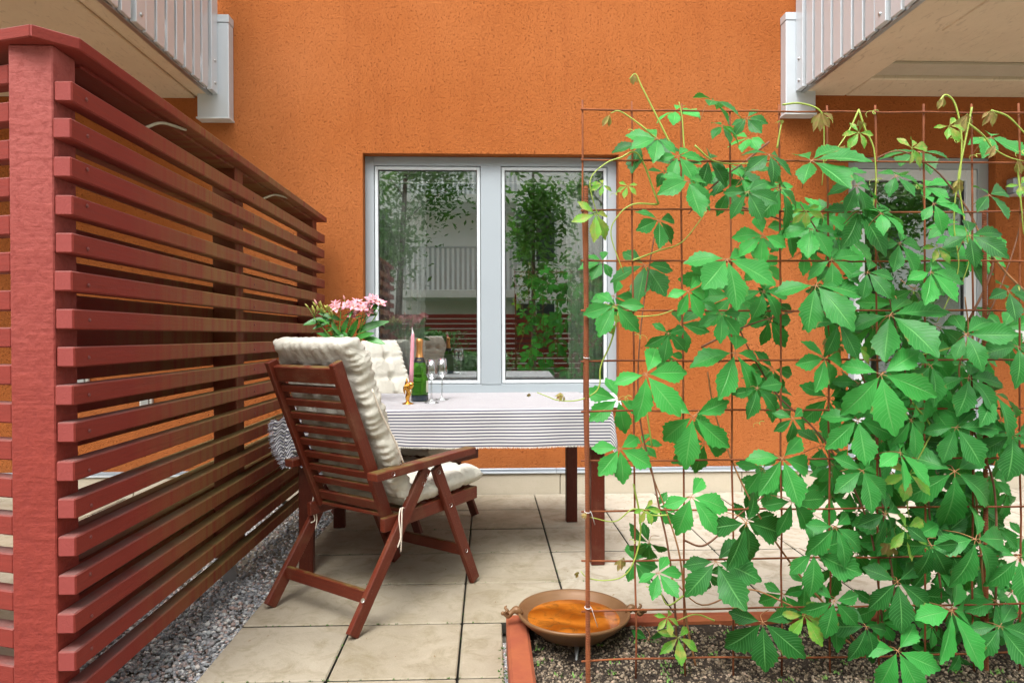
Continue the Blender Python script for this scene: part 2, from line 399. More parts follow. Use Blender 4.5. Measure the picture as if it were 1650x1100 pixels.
# patio of single square pavers, joints left open
patio = thing('patio', kind='structure', label='pale concrete slab patio with open joints')
def paver(x0, y0, x1, y1, nm='paver'):
    g = .0036; gy = .0052
    dz = random.uniform(-.0015, .0015)
    w, d = x1 - x0 - 2 * g, y1 - y0 - 2 * gy
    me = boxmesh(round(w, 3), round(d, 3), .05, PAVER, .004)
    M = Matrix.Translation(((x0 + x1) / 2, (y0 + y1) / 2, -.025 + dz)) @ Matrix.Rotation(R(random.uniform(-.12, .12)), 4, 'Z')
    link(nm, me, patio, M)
YW = 4.515
rows = [YW - .4035 * k for k in range(0, 11)]
for k in range(10):
    y1, y0 = rows[k], rows[k + 1]
    for i in range(0, 13):
        x0 = -.898 + .4 * i; x1 = x0 + .4
        if x0 > 4: continue
        if k >= 5:
            if k == 5:
                if x0 >= .1: continue
                if x1 > .05: x1 = .050
                paver(x0, y0, x1, y1)
            elif x0 < -.1:
                paver(x0, y0, x1, y1)
            elif x0 < 0: paver(x0, y0, .050, y1)
        elif x0 < 4: paver(x0, y0, x1, y1)
for i in range(10):                                     # narrow cut row along the planter
    x0 = .302 + .4 * i; paver(x0 if i else .06, 2.36, x0 + .4, 2.4975)
# the neighbour's slabs on the far side of the screen
for k in range(9):
    y1, y0 = rows[k], rows[k + 1]
    for i in range(7):
        x1 = -1.55 - .4 * i; paver(x1 - .4, y0, x1, y1)

def stones(name, polyfn, n, smin, smax, zfn, mat, label, seed, shade=(0, 1), flat=.65, parent=None):
    """many little faceted stones as one mesh"""
    rg = np.random.RandomState(seed)
    bm = bmesh.new(); bmesh.ops.create_icosphere(bm, subdivisions=1, radius=1)
    bv = np.array([v.co[:] for v in bm.verts]); bf = np.array([[v.index for v in f.verts] for f in bm.faces]); bm.free()
    pts = []
    while len(pts) < n:
        q = polyfn(rg)
        if q is not None: pts.append(q)
    pts = np.array(pts); nv = len(bv)
    s = smin + (smax - smin) * rg.rand(n) ** 1.8
    V = np.zeros((n, nv, 3)); jit = 1 + .28 * (rg.rand(n, nv, 1) - .5) * 2
    b = bv[None] * jit * np.stack([np.ones(n), .55 + .45 * rg.rand(n), flat * (.6 + .6 * rg.rand(n))], 1)[:, None, :]
    # random rotation
    a = rg.rand(n) * 6.28; t = (rg.rand(n) - .5) * 1.6
    ca, sa, ct, stt = np.cos(a), np.sin(a), np.cos(t), np.sin(t)
    x, y, z = b[..., 0], b[..., 1], b[..., 2]
    y2 = y * ct[:, None] - z * stt[:, None]; z2 = y * stt[:, None] + z * ct[:, None]
    x3 = x * ca[:, None] - y2 * sa[:, None]; y3 = x * sa[:, None] + y2 * ca[:, None]
    V[..., 0] = pts[:, 0, None] + x3 * s[:, None]; V[..., 1] = pts[:, 1, None] + y3 * s[:, None]
    zz = np.array([zfn(p[0], p[1]) for p in pts]) + rg.rand(n) * smax * .8
    V[..., 2] = zz[:, None] + z2 * s[:, None]
    F = (bf[None] + (np.arange(n) * nv)[:, None, None]).reshape(-1, 3)
    me = bpy.data.meshes.new(name); me.vertices.add(n * nv); me.vertices.foreach_set('co', V.reshape(-1))
    nf = len(F); me.loops.add(nf * 3); me.loops.foreach_set('vertex_index', F.reshape(-1))
    me.polygons.add(nf); me.polygons.foreach_set('loop_start', np.arange(nf) * 3); me.polygons.foreach_set('loop_total', np.full(nf, 3))
    at = me.attributes.new('shade', 'FLOAT', 'POINT'); at.data.foreach_set('value', np.repeat(rg.rand(n), nv))
    me.update(); me.validate(); me.materials.append(mat)
    return link(name, me, parent, None, label, 'stuff')
GRAV = mat_stone('grey_gravel_stone', [(.20, .21, .22), (.42, .43, .44), (.60, .61, .61), (.30, .30, .32), (.74, .74, .72), (.48, .34, .28), (.50, .52, .56)])
SOILST = mat_stone('tan_lava_pebble', [(.035, .025, .018), (.10, .070, .045), (.34, .25, .16), (.58, .47, .34), (.05, .035, .025), (.46, .36, .24)])
def grav_poly(rg):
    if rg.rand() < .75: return (rg.uniform(-1.56, -.895), rg.uniform(1.5, 3.0))
    return (rg.uniform(-1.56, -.895), rg.uniform(2.9, 4.5))
stones('gravel', grav_poly, 17000, .0035, .0125, lambda x, y: -.030 + .012 * math.sin(7 * x + 3 * y) - (.015 if x < -1.3 else 0), GRAV,
       'grey crushed gravel strip under the slatted screen', 3)
stones('gravel', lambda rg: (rg.uniform(.046, .060), rg.uniform(1.5, 2.36)), 1800, .003, .008, lambda x, y: -.022, GRAV,
       'thin line of gravel between slabs and planter', 4)
# moss tufts in the joints
MOSS = simple('moss', (.06, .14, .02), .9, 0, .4, 80)
mp = []
rg = random.Random(5)
def moss_at(x, y, s):
    for _ in range(rg.randint(5, 10)):
        a = rg.uniform(0, 6.28); l = s * rg.uniform(.5, 1.3); bx = x + rg.uniform(-s, s) * .6; by = y + rg.uniform(-s, s) * .15
        p = Vector((bx, by, -.002)); tip = p + Vector((math.cos(a) * l * .7, math.sin(a) * l * .5, l)); w = Vector((-math.sin(a), math.cos(a), 0)) * l * .28
        mp.append(([p - w, p + w, tip], [(0, 1, 2)]))
for y in rows[1:7]:
    for _ in range(26): moss_at(rg.uniform(-.85, 1.6) if y > 2.5 else rg.uniform(-.85, 0), y + rg.uniform(-.002, .002), rg.uniform(.002, .0055))
for x in (-.498, -.098, .302):
    for _ in range(26): moss_at(x, rg.uniform(2.5 if x > 0 else 1.9, 4.4), rg.uniform(.002, .005))
for _ in range(50): moss_at(rg.uniform(.03, .06), rg.uniform(1.8, 2.3), .006)
mv, mf = join_data(mp)
prop(link('moss', mesh_from('moss', mv, mf, MOSS)), 'tiny moss tufts growing in the slab joints', kind='stuff')

# ================================================================ HOUSE
house = thing('apartment_house', 'orange rendered apartment house behind the patio table', 'house', (0, 4.53, 0))
WY = 4.53                      # face of the plaster
def wall_with_holes(name, x0, x1, z0, z1, holes, y0, y1, mat, parent):
    xs = sorted({x0, x1, *[h[0] for h in holes], *[h[1] for h in holes]}); zs = sorted({z0, z1, *[h[2] for h in holes], *[h[3] for h in holes]})
    def inh(cx, cz): return any(h[0] < cx < h[1] and h[2] < cz < h[3] for h in holes)
    V, F, idx = [], [], {}
    def vi(x, y, z):
        k = (round(x, 5), round(y, 5), round(z, 5))
        if k not in idx: idx[k] = len(V); V.append(k)
        return idx[k]
    solid = {}
    for i in range(len(xs) - 1):
        for j in range(len(zs) - 1): solid[i, j] = not inh((xs[i] + xs[i + 1]) / 2, (zs[j] + zs[j + 1]) / 2)
    for (i, j), s in solid.items():
        if not s: continue
        a, b, c, d = xs[i], xs[i + 1], zs[j], zs[j + 1]
        F.append((vi(a, y0, c), vi(b, y0, c), vi(b, y0, d), vi(a, y0, d)))
        F.append((vi(a, y1, d), vi(b, y1, d), vi(b, y1, c), vi(a, y1, c)))
        if not solid.get((i - 1, j)): F.append((vi(a, y0, c), vi(a, y0, d), vi(a, y1, d), vi(a, y1, c)))
        if not solid.get((i + 1, j)): F.append((vi(b, y0, d), vi(b, y0, c), vi(b, y1, c), vi(b, y1, d)))
        if not solid.get((i, j - 1)): F.append((vi(a, y0, c), vi(a, y1, c), vi(b, y1, c), vi(b, y0, c)))
        if not solid.get((i, j + 1)): F.append((vi(a, y0, d), vi(b, y0, d), vi(b, y1, d), vi(a, y1, d)))
    return link(name, mesh_from(name, V, F, mat), parent)
WIN = (-.822, .872, .585, 2.251)
DOOR = (2.431, 3.449, .155, 2.262)
wall_with_holes('wall', -7, 8, .183, 6.4, [WIN, DOOR], WY, WY + .3, PLASTER, house)
# plinth: concrete blocks, set back under the plaster
core = box('plinth', (-7, WY + .03, -.06), (8, WY + .3, .135), mat_concrete('plinth_core', (.10, .09, .07), (.14, .12, .1)), house, 0)
xb = -6.3
xj = [-6.0, -4.77, -3.54, -2.31, -1.08, P(902, 780, 4.52).x, 1.70, 2.93, 4.16, 5.4]
for a, b in zip(xj[:-1], xj[1:]):
    box('plinth_block', (a + .002, WY - .014, -.03), (b - .002, WY + .03, .134), PLINTH, core, .004)
# metal drip trim between plaster and plinth: two steps, in lengths
xt = [-7, -3.9, -.62, -.10 + .55, 2.42]
for a, b in zip(xt[:-1], xt[1:]):
    tr = box('drip_trim', (a, WY - .022, .138), (b, WY + .028, .170), TRIM, house, .004)
    box('trim_edge', (a + .001, WY - .027, .1375), (b - .001, WY - .0225, .149), ALUW, tr, .001)
box('drip_trim', (3.46, WY - .022, .138), (8, WY + .028, .170), TRIM, house, .004)
box('shadow_strip', (-7, WY + .008, .170), (8, WY + .29, .183), GASKET_SHADE, house, 0)  # solid black strip standing in for the shadow under the plaster edge

def ring_data(x0, x1, z0, z1, t, y0, y1, tb=None):
    tb = t if tb is None else tb
    return join_data([boxdata((x0, y0, z0), (x0 + t, y1, z1)), boxdata((x1 - t, y0, z0), (x1, y1, z1)),
                      boxdata((x0 + t, y0, z1 - t), (x1 - t, y1, z1)), boxdata((x0 + t, y0, z0), (x1 - t, y1, z0 + tb))])
def bevel_mesh(name, V, F, mat, b=.002):
    bm = bmesh.new(); vs = [bm.verts.new(v) for v in V]
    for f in F: bm.faces.new([vs[i] for i in f])
    bmesh.ops.bevel(bm, geom=list(bm.edges), offset=b, segments=1, affect='EDGES')
    me = bpy.data.meshes.new(name); bm.to_mesh(me); bm.free(); me.materials.append(mat); return me
# ---- window
def pane(x0, x1, z0, z1, y, par):
    link('pane', mesh_from('pane', [(x0, y, z0), (x1, y, z0), (x1, y, z1), (x0, y, z1)], [(0, 1, 2, 3)], GLASS), par)
win = thing('window', parent=house, label='wide two light window in pale grey frame')
win.matrix_basis = Matrix.Translation((0, .09, 0))
fr0 = P(587, 252, 4.62); fr1 = P(995, 632, 4.62)
fx0, fx1, fz0, fz1 = WIN[0] + .001, WIN[1] - .001, .662, WIN[3] - .001
link('frame', bevel_mesh('frame', *ring_data(fx0, fx1, fz0, fz1, .060, 4.610, 4.69), FRAME), win)
mx0, mx1 = P(775, 400, 4.6).x, P(808, 400, 4.6).x
box('mullion', (mx0, 4.606, fz0 + .058), (mx1, 4.69, fz1 - .058), FRAME, win, .003)
for (a, b) in ((fx0 + .060, mx0), (mx1, fx1 - .060)):
    sash = link('sash', bevel_mesh('sash', *ring_data(a + .003, b - .003, fz0 + .064, fz1 - .064, .022, 4.618, 4.68), FRAMEW, .003), win)
    i0, i1, j0, j1 = a + .025, b - .025, fz0 + .086, fz1 - .086
    pane(i0 - .004, i1 + .004, j0 - .004, j1 + .004, 4.638, win)
    link('glazing_bead', bevel_mesh('bead', *ring_data(i0 - .001, i1 + .001, j0 - .001, j1 + .001, .006, 4.628, 4.636), GASKET_SHADE, .001), win)
# sloping sill
sv = [(WIN[0] - .012, 4.62, .662), (WIN[1] + .012, 4.62, .662), (WIN[1] + .012, 4.495, .592), (WIN[0] - .012, 4.495, .592),
      (WIN[1] + .012, 4.495, .572), (WIN[0] - .012, 4.495, .572), (WIN[1] + .012, 4.62, .572), (WIN[0] - .012, 4.62, .572)]
link('sill', mesh_from('sill', sv, [(0, 3, 2, 1), (3, 5, 4, 2), (5, 7, 6, 4), (7, 5, 3, 0), (1, 2, 4, 6), (0, 1, 6, 7)], FRAMEW), win)
# ---- balcony door
door = thing('balcony_door', parent=house, label='glazed balcony door in pale grey frame behind the creeper')
dx0, dx1, dz0, dz1 = DOOR[0] + .001, DOOR[1] - .001, DOOR[2] + .001, DOOR[3] - .001
link('frame', bevel_mesh('frame', *ring_data(dx0, dx1, dz0, dz1, .075, 4.595, 4.69, .05), FRAME), door)
ds = link('sash', bevel_mesh('sash', *ring_data(dx0 + .078, dx1 - .078, dz0 + .053, dz1 - .078, .075, 4.60, 4.675, .11), FRAMEW, .003), door)
pane(dx0 + .148, dx1 - .148, dz0 + .158, dz1 - .148, 4.636, door)
link('glazing_bead', bevel_mesh('bead', *ring_data(dx0 + .152, dx1 - .152, dz0 + .162, dz1 - .152, .006, 4.622, 4.633), GASKET_SHADE, .001), door)
hx = dx1 - .115
hb = box('handle', (hx - .015, 4.588, .98), (hx + .015, 4.600, 1.13), STEEL, door, .003)
beam('grip', (hx, 4.575, 1.055), (hx - .115, 4.575, 1.055), .014, .018, STEEL, door, bev=.004)
box('threshold', (dx0 - .03, 4.49, .118), (dx1 + .03, 4.61, .154), FRAMEW, house, .004)

# ---- dim rooms behind the glass
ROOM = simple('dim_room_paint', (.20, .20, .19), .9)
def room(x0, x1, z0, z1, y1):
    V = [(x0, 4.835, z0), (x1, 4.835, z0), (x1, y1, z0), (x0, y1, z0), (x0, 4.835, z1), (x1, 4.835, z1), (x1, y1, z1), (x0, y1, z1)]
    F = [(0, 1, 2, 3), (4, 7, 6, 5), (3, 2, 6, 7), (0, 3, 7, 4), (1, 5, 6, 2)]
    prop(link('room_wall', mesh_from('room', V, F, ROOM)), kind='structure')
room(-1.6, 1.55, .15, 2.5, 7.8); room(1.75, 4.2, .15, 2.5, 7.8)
# bed inside under the window
bed = thing('bed', 'pale blue bed seen dimly through the window glass', 'bed', (0, 6, .15))
BED = simple('pale_blue_bedding', (.45, .56, .60), .9, 0, .12, 6, .01)
box('mattress', (-1.2, 5.1, .35), (1.1, 6.9, .72), BED, bed, .06)
box('bed_base', (-1.2, 5.1, .16), (1.1, 6.9, .345), ROOM, bed, .01)
bx = box('pillow', (-.9, 6.2, .725), (-.1, 6.8, .87), simple('pillow_white', (.6, .6, .58), .9), bed, .05)

def curtain(x0, x1, y, z0, z1, folds, label, scallop_side, seed=0):
    rg = random.Random(seed); nx, nz = folds * 8, 46; V, F = [], []
    for j in range(nz + 1):
        z = z1 + (z0 - z1) * j / nz; k = j / nz
        for i in range(nx + 1):
            t = i / nx
            x = x0 + (x1 - x0) * t + .012 * math.sin(k * 5 + seed) * k
            if (scallop_side > 0 and i == nx) or (scallop_side < 0 and i == 0):
                x += scallop_side * .012 * abs(math.sin(z * 34))
            V.append((x, y + .026 * math.sin(t * folds * 6.283 + .5 * math.sin(k * 3) + seed) * (.6 + .4 * k), z))
    w = nx + 1
    for j in range(nz):
        for i in range(nx): F.append((j * w + i, j * w + i + 1, (j + 1) * w + i + 1, (j + 1) * w + i))
    o = link('lace_curtain', mesh_from('lace_curtain', V, F, LACE, True)); prop(o, label, 'curtain')
xa = P(609, 400, 4.76).x; xc = P(684, 400, 4.76).x
curtain(xa - .03, xc, 4.78, .70, 2.2, 7, 'wide white lace curtain hanging inside the left window light', 1, 1)
curtain(P(915, 400, 4.78).x, .83, 4.79, .70, 2.2, 5, 'narrow white lace curtain inside the right window light beside the mesh', -1, 4)
curtain(P(1530, 400, 4.78).x, 3.38, 4.79, .3, 2.2, 4, 'white lace curtain inside the balcony door', -1, 2)
CREAM = simple('cream_blind', (.82, .82, .76), .6)
def blind(x0, x1, ztop, n, label):
    b = thing('venetian_blind', label, 'blind', ((x0 + x1) / 2, 4.70, ztop), group=None)
    box('head_rail', (x0, 4.69, ztop - .028), (x1, 4.715, ztop), WHITEP, b, .002)
    for k in range(n):
        beam('slat', (x0 + .005, 4.702, ztop - .036 - k * .0075), (x1 - .005, 4.702, ztop - .036 - k * .0075), .024, .0016, CREAM, b, bev=0)
    box('bottom_rail', (x0, 4.69, ztop - .048 - n * .0075), (x1, 4.715, ztop - .038 - n * .0075), WHITEP, b, .002)
    for t in (.13, .87):
        x = x0 + (x1 - x0) * t
        box('cord_clip', (x - .012, 4.684, ztop - .05 - n * .0075), (x + .012, 4.6895, ztop - .02), WHITEP, b, .001)
blind(fx0 + .09, mx0 - .03, 2.176, 5, 'raised cream venetian blind at the top of the left window light')
blind(mx1 + .03, fx1 - .09, 2.176, 5, 'raised cream venetian blind at the top of the right window light')
blind(dx0 + .155, dx1 - .155, 2.105, 5, 'raised cream venetian blind at the top of the balcony door')

# small fittings on the wall
sk1 = thing('wall_lamp', 'white oblong plastic fitting on the orange wall right of the door', 'fitting', P(1637, 540, 4.53))
a = P(1624, 553, 4.49); b = P(1665, 529, 4.49)
box('cover', (a.x, 4.46, a.z), (b.x + .05, 4.53, b.z), WHITEP, sk1, .012)
box('lens_strip', (a.x + .03, 4.455, a.z + .02), (b.x, 4.4595, a.z + .035), simple('grey_lens', (.5, .5, .48), .3), sk1, .001)
SOCK = simple('socket_plastic', (.60, .60, .56), .4)
for (px, py, lab) in ((133, 610, 'pale wall socket low on the orange wall seen through the screen near its post'), (236, 645, 'pale wall socket seen through the screen, further right and lower')):
    c = P(px, py, 4.52); s = thing('wall_socket', lab, 'socket', c)
    box('plate', (c.x - .04, 4.505, c.z - .03), (c.x + .04, 4.53, c.z + .03), SOCK, s, .004)
    box('cap', (c.x - .025, 4.492, c.z - .022), (c.x + .025, 4.5045, c.z + .018), STEEL, s, .003)
c = P(1640, 303, 4.5)
vt = thing('wall_box', 'grey metal box on the orange wall above the door height', 'box', c)
box('casing', (c.x - .06, 4.45, c.z - .055), (c.x + .3, 4.53, c.z + .055), TRIM, vt, .01)
box('casing_lip', (c.x - .065, 4.44, c.z - .062), (c.x + .305, 4.53, c.z - .0555), ALUW, vt, .002)

# ---- balconies (parts of the house; slats and bolts are their pieces)
SHEET = simple('white_screen_cloth', (.74, .74, .74), .8, 0, .05, 4)
def balcony(xe, out, side, yfront, zb, label, recess):
    """xe: x of the railing plane, side=+1 when the slab lies to the right of it"""
    bal = thing('balcony', parent=house, label=label)
    bal.matrix_basis = Matrix.Translation((xe, 0, zb))
    xo = xe + side * out; s = side
    lo = lambda a, b: (min(a, b), max(a, b))
    xs = lo(xe + s * .05, xo)
    t = .17
    if recess:
        # slab with a recessed panel: border bands lower than the field
        xi = xe + s * .36
        b1 = lo(xe + s * .05, xi)
        box('slab_band', (b1[0], yfront, zb), (b1[1], WY, zb + t), SOFFIT, bal, .008)
        b2 = lo(xi, xo)
        box('slab_band', (b2[0], yfront, zb), (b2[1], yfront + .34, zb + t), SOFFIT, bal, .008)
        box('slab_band', (b2[0], WY - .30, zb), (b2[1], WY, zb + t), SOFFIT, bal, .008)
        box('slab_field', (b2[0], yfront + .34, zb + .045), (b2[1], WY - .30, zb + t), SOFFIT, bal, .004)
        fb = box('edge_board', (b2[0] + .01, WY - .48, zb + .025), (b2[1], WY - .305, zb + .044), PLINTH, bal, .003)
    else:
        bb = lo(xe + s * .05, xe + s * .15)
        box('slab_band', (bb[0], yfront, zb), (bb[1], WY, zb + t), SOFFIT, bal, .008)
        gg = lo(xe + s * .15, xe + s * .162)
        box('drip_groove', (gg[0], yfront, zb + .014), (gg[1], WY, zb + t), SOFFIT, bal, 0)
        gg = lo(xe + s * .162, xo)
        box('slab_field', (gg[0], yfront, zb - .002), (gg[1], WY, zb + t), SOFFIT, bal, .005)
    # front fascia board and side angle
    fx = lo(xe + s * .02, xe + s * .048)
    box('edge_angle', (fx[0] - .0, yfront - .02, zb - .012), (fx[1], WY - .05, zb + .006), STEEL, bal, .001)
    ff = lo(xe + s * .05, xo)
    box('fascia', (ff[0], yfront - .05, zb + .01), (ff[1], yfront, zb + .22), SOFFIT, bal, .006)
    # side railing: upright flat slats, with wider bolted uprights
    y = 4.442; k = 0
    while y > yfront:
        post = (k % 8 == 0)
        w = .088 if not post else .095
        px = lo(xe - s * .004 - (s * .012 if post else 0), xe + s * .016)
        sl_ = box('railing_upright' if post else 'railing_slat', (px[0], y - w, zb - .005), (px[1], y, zb + 1.12), ALUW, bal, .002)
        if post:
            for zz in (.05, .19):
                V, F = lathe_data([(0.0001, -.008), (.008, -.007), (.011, -.003), (.011, .002)], 10)
                me = mesh_from('bolt', V, F, STEEL, True)
                M = Matrix.Translation((px[0] if s > 0 else px[1], y - w / 2, zb + zz)) @ Matrix.Rotation(R(90) * s, 4, 'Y')
                link('bolt', me, bal, M)
        y -= w + .026; k += 1
    rr = lo(xe - s * .0, xe + s * .04)
    for zz in (.60, 1.12):
        box('handrail' if zz > 1 else 'middle_rail', (rr[0] + s * .017 if zz < 1 else rr[0], yfront, zb + zz), (rr[1] + s * .017 if zz < 1 else rr[1], WY - .06, zb + zz + .03), ALUW, bal, .003)
    # front railing
    n = int(out / .114)
    for i in range(n):
        x0, x1 = lo(xe + s * (.06 + i * .114), xe + s * (.06 + i * .114 + .088))
        box('railing_slat', (x0, yfront - .075, zb + .02), (x1, yfront - .055, zb + 1.12), ALUW, bal, .002)
    # white cloth tied behind the slats
    V, F = [], []
    N = 60
    for i in range(N + 1):
        yy = WY - .12 + (yfront - WY + .15) * i / N; sag = .012 * math.sin(i * .9)
        for j, zz in enumerate((.17 + .012 * math.sin(i * .7), .55, 1.10)):
            V.append((xe + s * (.028 + .006 * math.sin(i * .55 + j)), yy, zb + zz + (sag if j == 0 else 0)))
    for i in range(N):
        for j in range(2): F.append((i * 3 + j, (i + 1) * 3 + j, (i + 1) * 3 + j + 1, i * 3 + j + 1))
    link('privacy_cloth', mesh_from('privacy_cloth', V, F, SHEET, True), bal)
    return bal
balcony(-1.738, 2.6, -1, 3.05, 2.60, 'left balcony with pale slatted railing above the screen', False)
balcony(2.045, 2.6, 1, 3.22, 2.655, 'right balcony with pale slatted railing above the creeper', True)
# folded metal covers where the railings meet the wall
def cover(x0, x1, zlo, zhi, lab):
    o = thing('railing_cover', parent=house, label=lab); o.matrix_basis = Matrix.Translation((x0, 0, zlo))
    box('cover_body', (x0, 4.445, zlo + .012), (x1, WY - .001, zhi - .05), ALUW, o, .004)
    box('cover_cap', (x0 - .006, 4.438, zlo), (x1 + .006, WY - .001, zlo + .0115), FRAMEW, o, .002)
    box('cover_collar', (x0 - .003, 4.441, zhi - .0495), (x1 + .003, WY - .001, zhi), ALUW, o, .002)
cover(-1.855, -1.655, 2.44, 3.105, 'pale metal cover box under the left railing end')
cover(1.965, 2.165, 2.50, 3.170, 'pale metal cover box under the right railing end')
# ================================================================ SLATTED SCREEN
XF = -1.031; TH = .045; XI = XF - TH; XB = XI - .098
scr = thing('slat_screen', 'long red-brown slatted wooden screen running from the near post to the orange wall', 'screen', (XI, 1.75, 0))
Y0, Y1 = 1.735, 4.36
ZC0, ZC1 = P(50, 57, 1.690).z, P(50, 36, 1.690).z
def jit(a): return random.uniform(-a, a)
SLATZ = [P(118, 127.5 + 61.3 * k, 1.735).z - .0255 for k in range(17)]
NAIL = simple('nail_head', (.16, .035, .03), .5)
nv_, nf_ = lathe_data([(.0001, -.0025), (.0042, -.002), (.0055, 0)], 8)
NAILM = mesh_from('nail', nv_, nf_, NAIL, True)
for z in SLATZ:
    o = beam('slat', (XF - TH / 2 + jit(.001), Y0 + jit(.004), z + jit(.001)), (XF - TH / 2 + jit(.001), Y1 + jit(.006), z + jit(.0015)), TH, .051, FENCE, scr, bev=.0035)
    for yy in (1.80, 3.05, 4.30):
        link('nail', NAILM, o, Matrix.Translation((XF + .0012, yy + jit(.004), z + jit(.010))) @ Matrix.Rotation(R(-90), 4, 'Y'))
for k in range(16):
    z = (SLATZ[k] + SLATZ[k + 1]) / 2
    beam('back_slat', (XB - TH / 2, Y0 + .13, z + jit(.001)), (XB - TH / 2, Y1, z + jit(.001)), TH, .051, FENCE, scr, bev=.0035)
def post(y, x0=XB + .0005, x1=XI - .0005, w=.095, mat=None, zlo=.10):
    return beam('post', ((x0 + x1) / 2, y + w / 2, zlo), ((x0 + x1) / 2, y + w / 2, ZC0 - .0005), x1 - x0, w, mat or FENCE, scr, up=(0, 1, 0), bev=.003)
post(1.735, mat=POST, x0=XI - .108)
for y in (2.955, 4.245):
    post(y)
    for s in (0,):
        box('post_shoe', (XI - .075, y + .035, -.06), (XI - .018, y + .041, .14), STEEL, scr, .001)
        box('shoe_bolt', (XI - .055, y + .025, .04), (XI - .038, y + .0345, .057), STEEL, scr, .003)
box('post_shoe', (XI - .075, 1.78, -.06), (XI - .018, 1.786, .14), STEEL, scr, .001)
# cap board on top, mitred where the two wings meet
ax, ay = P(50, 36, 1.690).x, 1.690
V = [(ax, ay), (XF + .004, 1.768), (XF + .004, 4.40), (XB - .05, 4.40), (XB - .05, 1.90)]
def prism(name, poly, z0, z1, mat, parent, rot=True):
    n = len(poly); vs = [(x, y, z0) for x, y in poly] + [(x, y, z1) for x, y in poly]
    F = [tuple(range(n))[::-1], tuple(range(n, 2 * n))] + [(i, (i + 1) % n, n + (i + 1) % n, n + i) for i in range(n)]
    bm = bmesh.new(); bs = [bm.verts.new(v) for v in vs]
    for f in F: bm.faces.new([bs[i] for i in f])
    bmesh.ops.recalc_face_normals(bm, faces=bm.faces)
    bmesh.ops.bevel(bm, geom=list(bm.edges), offset=.003, segments=1, affect='EDGES')
    # local x along the board
    me = bpy.data.meshes.new(name)
    c = Vector((sum(p[0] for p in poly) / n, sum(p[1] for p in poly) / n, (z0 + z1) / 2))
    M = Matrix.Translation(c) @ Matrix.Rotation(R(90) if rot else R(-17), 4, 'Z')
    bm.transform(M.inverted()); bm.to_mesh(me); bm.free(); me.materials.append(mat)
    return link(name, me, parent, M)
prism('cap_board', V, ZC0, ZC1, FENCE, scr)
# fascia strip under the cap, on the far face
beam('cap_rail', (XB - TH / 2, 1.9, 1.765), (XB - TH / 2, 4.35, 1.765), TH, .06, FENCE, scr, bev=.003)
beam('cap_bearer', ((XB + XI) / 2, 1.86, 1.780), ((XB + XI) / 2, 4.36, 1.780), .09, .033, FENCE, scr, bev=.003)
# second wing, leaving the picture on the left
wing = thing('slat_screen', 'short wing of red slats running off past the near side of the big post', 'screen', (-1.3, 1.8, 0))
wd = Vector((-.952, .306, 0)); wb = Vector((XI - .112, 1.80, 0))
for k in range(17):
    z = SLATZ[k] + .0485
    p0 = wb + Vector((0, 0, z + jit(.001))); p1 = wb + wd * 1.3 + Vector((0, 0, z))
    beam('slat', p0 + Vector((-.004, -.02, 0)), p1 + Vector((0, -.02, 0)), TH, .051, FENCE, wing, bev=.0035)
nrm = Vector((wd.y, -wd.x, 0)) * -1
for t in (.62, 1.25):
    b = wb + wd * t + Vector((0, .06, 0))
    beam('post', b + Vector((0, 0, .1)), b + Vector((0, 0, 1.765)), .09, .09, FENCE, wing, up=(0, 1, 0))
pa = Vector((ax, ay)); w2 = Vector((wd.x, wd.y)); nn = Vector((-w2.y, w2.x)) * -1
prism('cap_board', [(ax - .0015, ay), (ax - .0015, ay + .19), tuple(pa + w2 * 1.4 + nn * .18), tuple(pa + w2 * 1.4)], ZC0, ZC1, FENCE, wing, False)
# two dry bowed stems caught under the cap board
DRY = simple('dry_stem', (.38, .36, .25), .8, 0, .2, 60)
for (x0, y0, x1, y1, x2, y2, lab) in ((234, 205, 262, 197, 300, 208, 'pale dry stem bowed under the cap board, nearer the camera'), (425, 319, 445, 313, 470, 320, 'pale dry stem bowed under the cap board, near the wall')):
    def PX(px, py, X): d = ray(px, py); return C0 + d * (X / d.x)
    pts = catmull([PX(x0, y0, XF - .03), PX(x1, y1, XF - .03), PX(x2, y2, XF - .02)], 6)
    o = tube('dry_stem', pts, .005, DRY); prop(o, lab, 'stem')

# ================================================================ RUST-RED PLANTER, SOIL, PEBBLES
pl = thing('planter_box', 'low rust red steel planter edging the creeper bed', 'planter', (.05, 2.3, 0))
PX0, PX1, PY0, PY1 = .058, 3.6, 1.30, 2.322
box('side_rim', (PX0, PY0, -.05), (PX0 + .072, PY1, .100), CORTEN, pl, .009)
box('back_rim', (PX0 + .073, PY1 - .055, -.05), (PX1, PY1, .099), CORTEN, pl, .012)
box('front_rim', (PX0 + .073, PY0, -.05), (PX1, PY0 + .055, .099), CORTEN, pl, .012)
box('side_rim', (PX1 + .001, PY0, -.05), (PX1 + .072, PY1, .100), CORTEN, pl, .009)
def soilz(x, y): return .010 + .065 * max(0, min(1, (y - 2.0) / .27)) ** 1.6 + .006 * math.sin(9 * x) * math.sin(11 * y)
SOIL = NT('dark_soil'); _n = SOIL.noise(SOIL.coord('World'), 90, 6, .8)
SOIL = SOIL.fin(SOIL.mix(_n, (.014, .009, .006), (.06, .04, .026)), .95, SOIL.bump(_n, .01))
nx, ny = 90, 40; V = []; F = []
for j in range(ny + 1):
    for i in range(nx + 1):
        x = PX0 + .07 + (PX1 - PX0 - .06) * i / nx; y = PY0 + .05 + (PY1 - PY0 - .1) * j / ny
        V.append((x, y, soilz(x, y) + .008 * noise.noise(Vector((x * 14, y * 14, 0)))))
for j in range(ny):
    for i in range(nx): F.append((j * (nx + 1) + i, j * (nx + 1) + i + 1, (j + 1) * (nx + 1) + i + 1, (j + 1) * (nx + 1) + i))
prop(link('soil', mesh_from('soil', V, F, SOIL, True)), kind='structure')
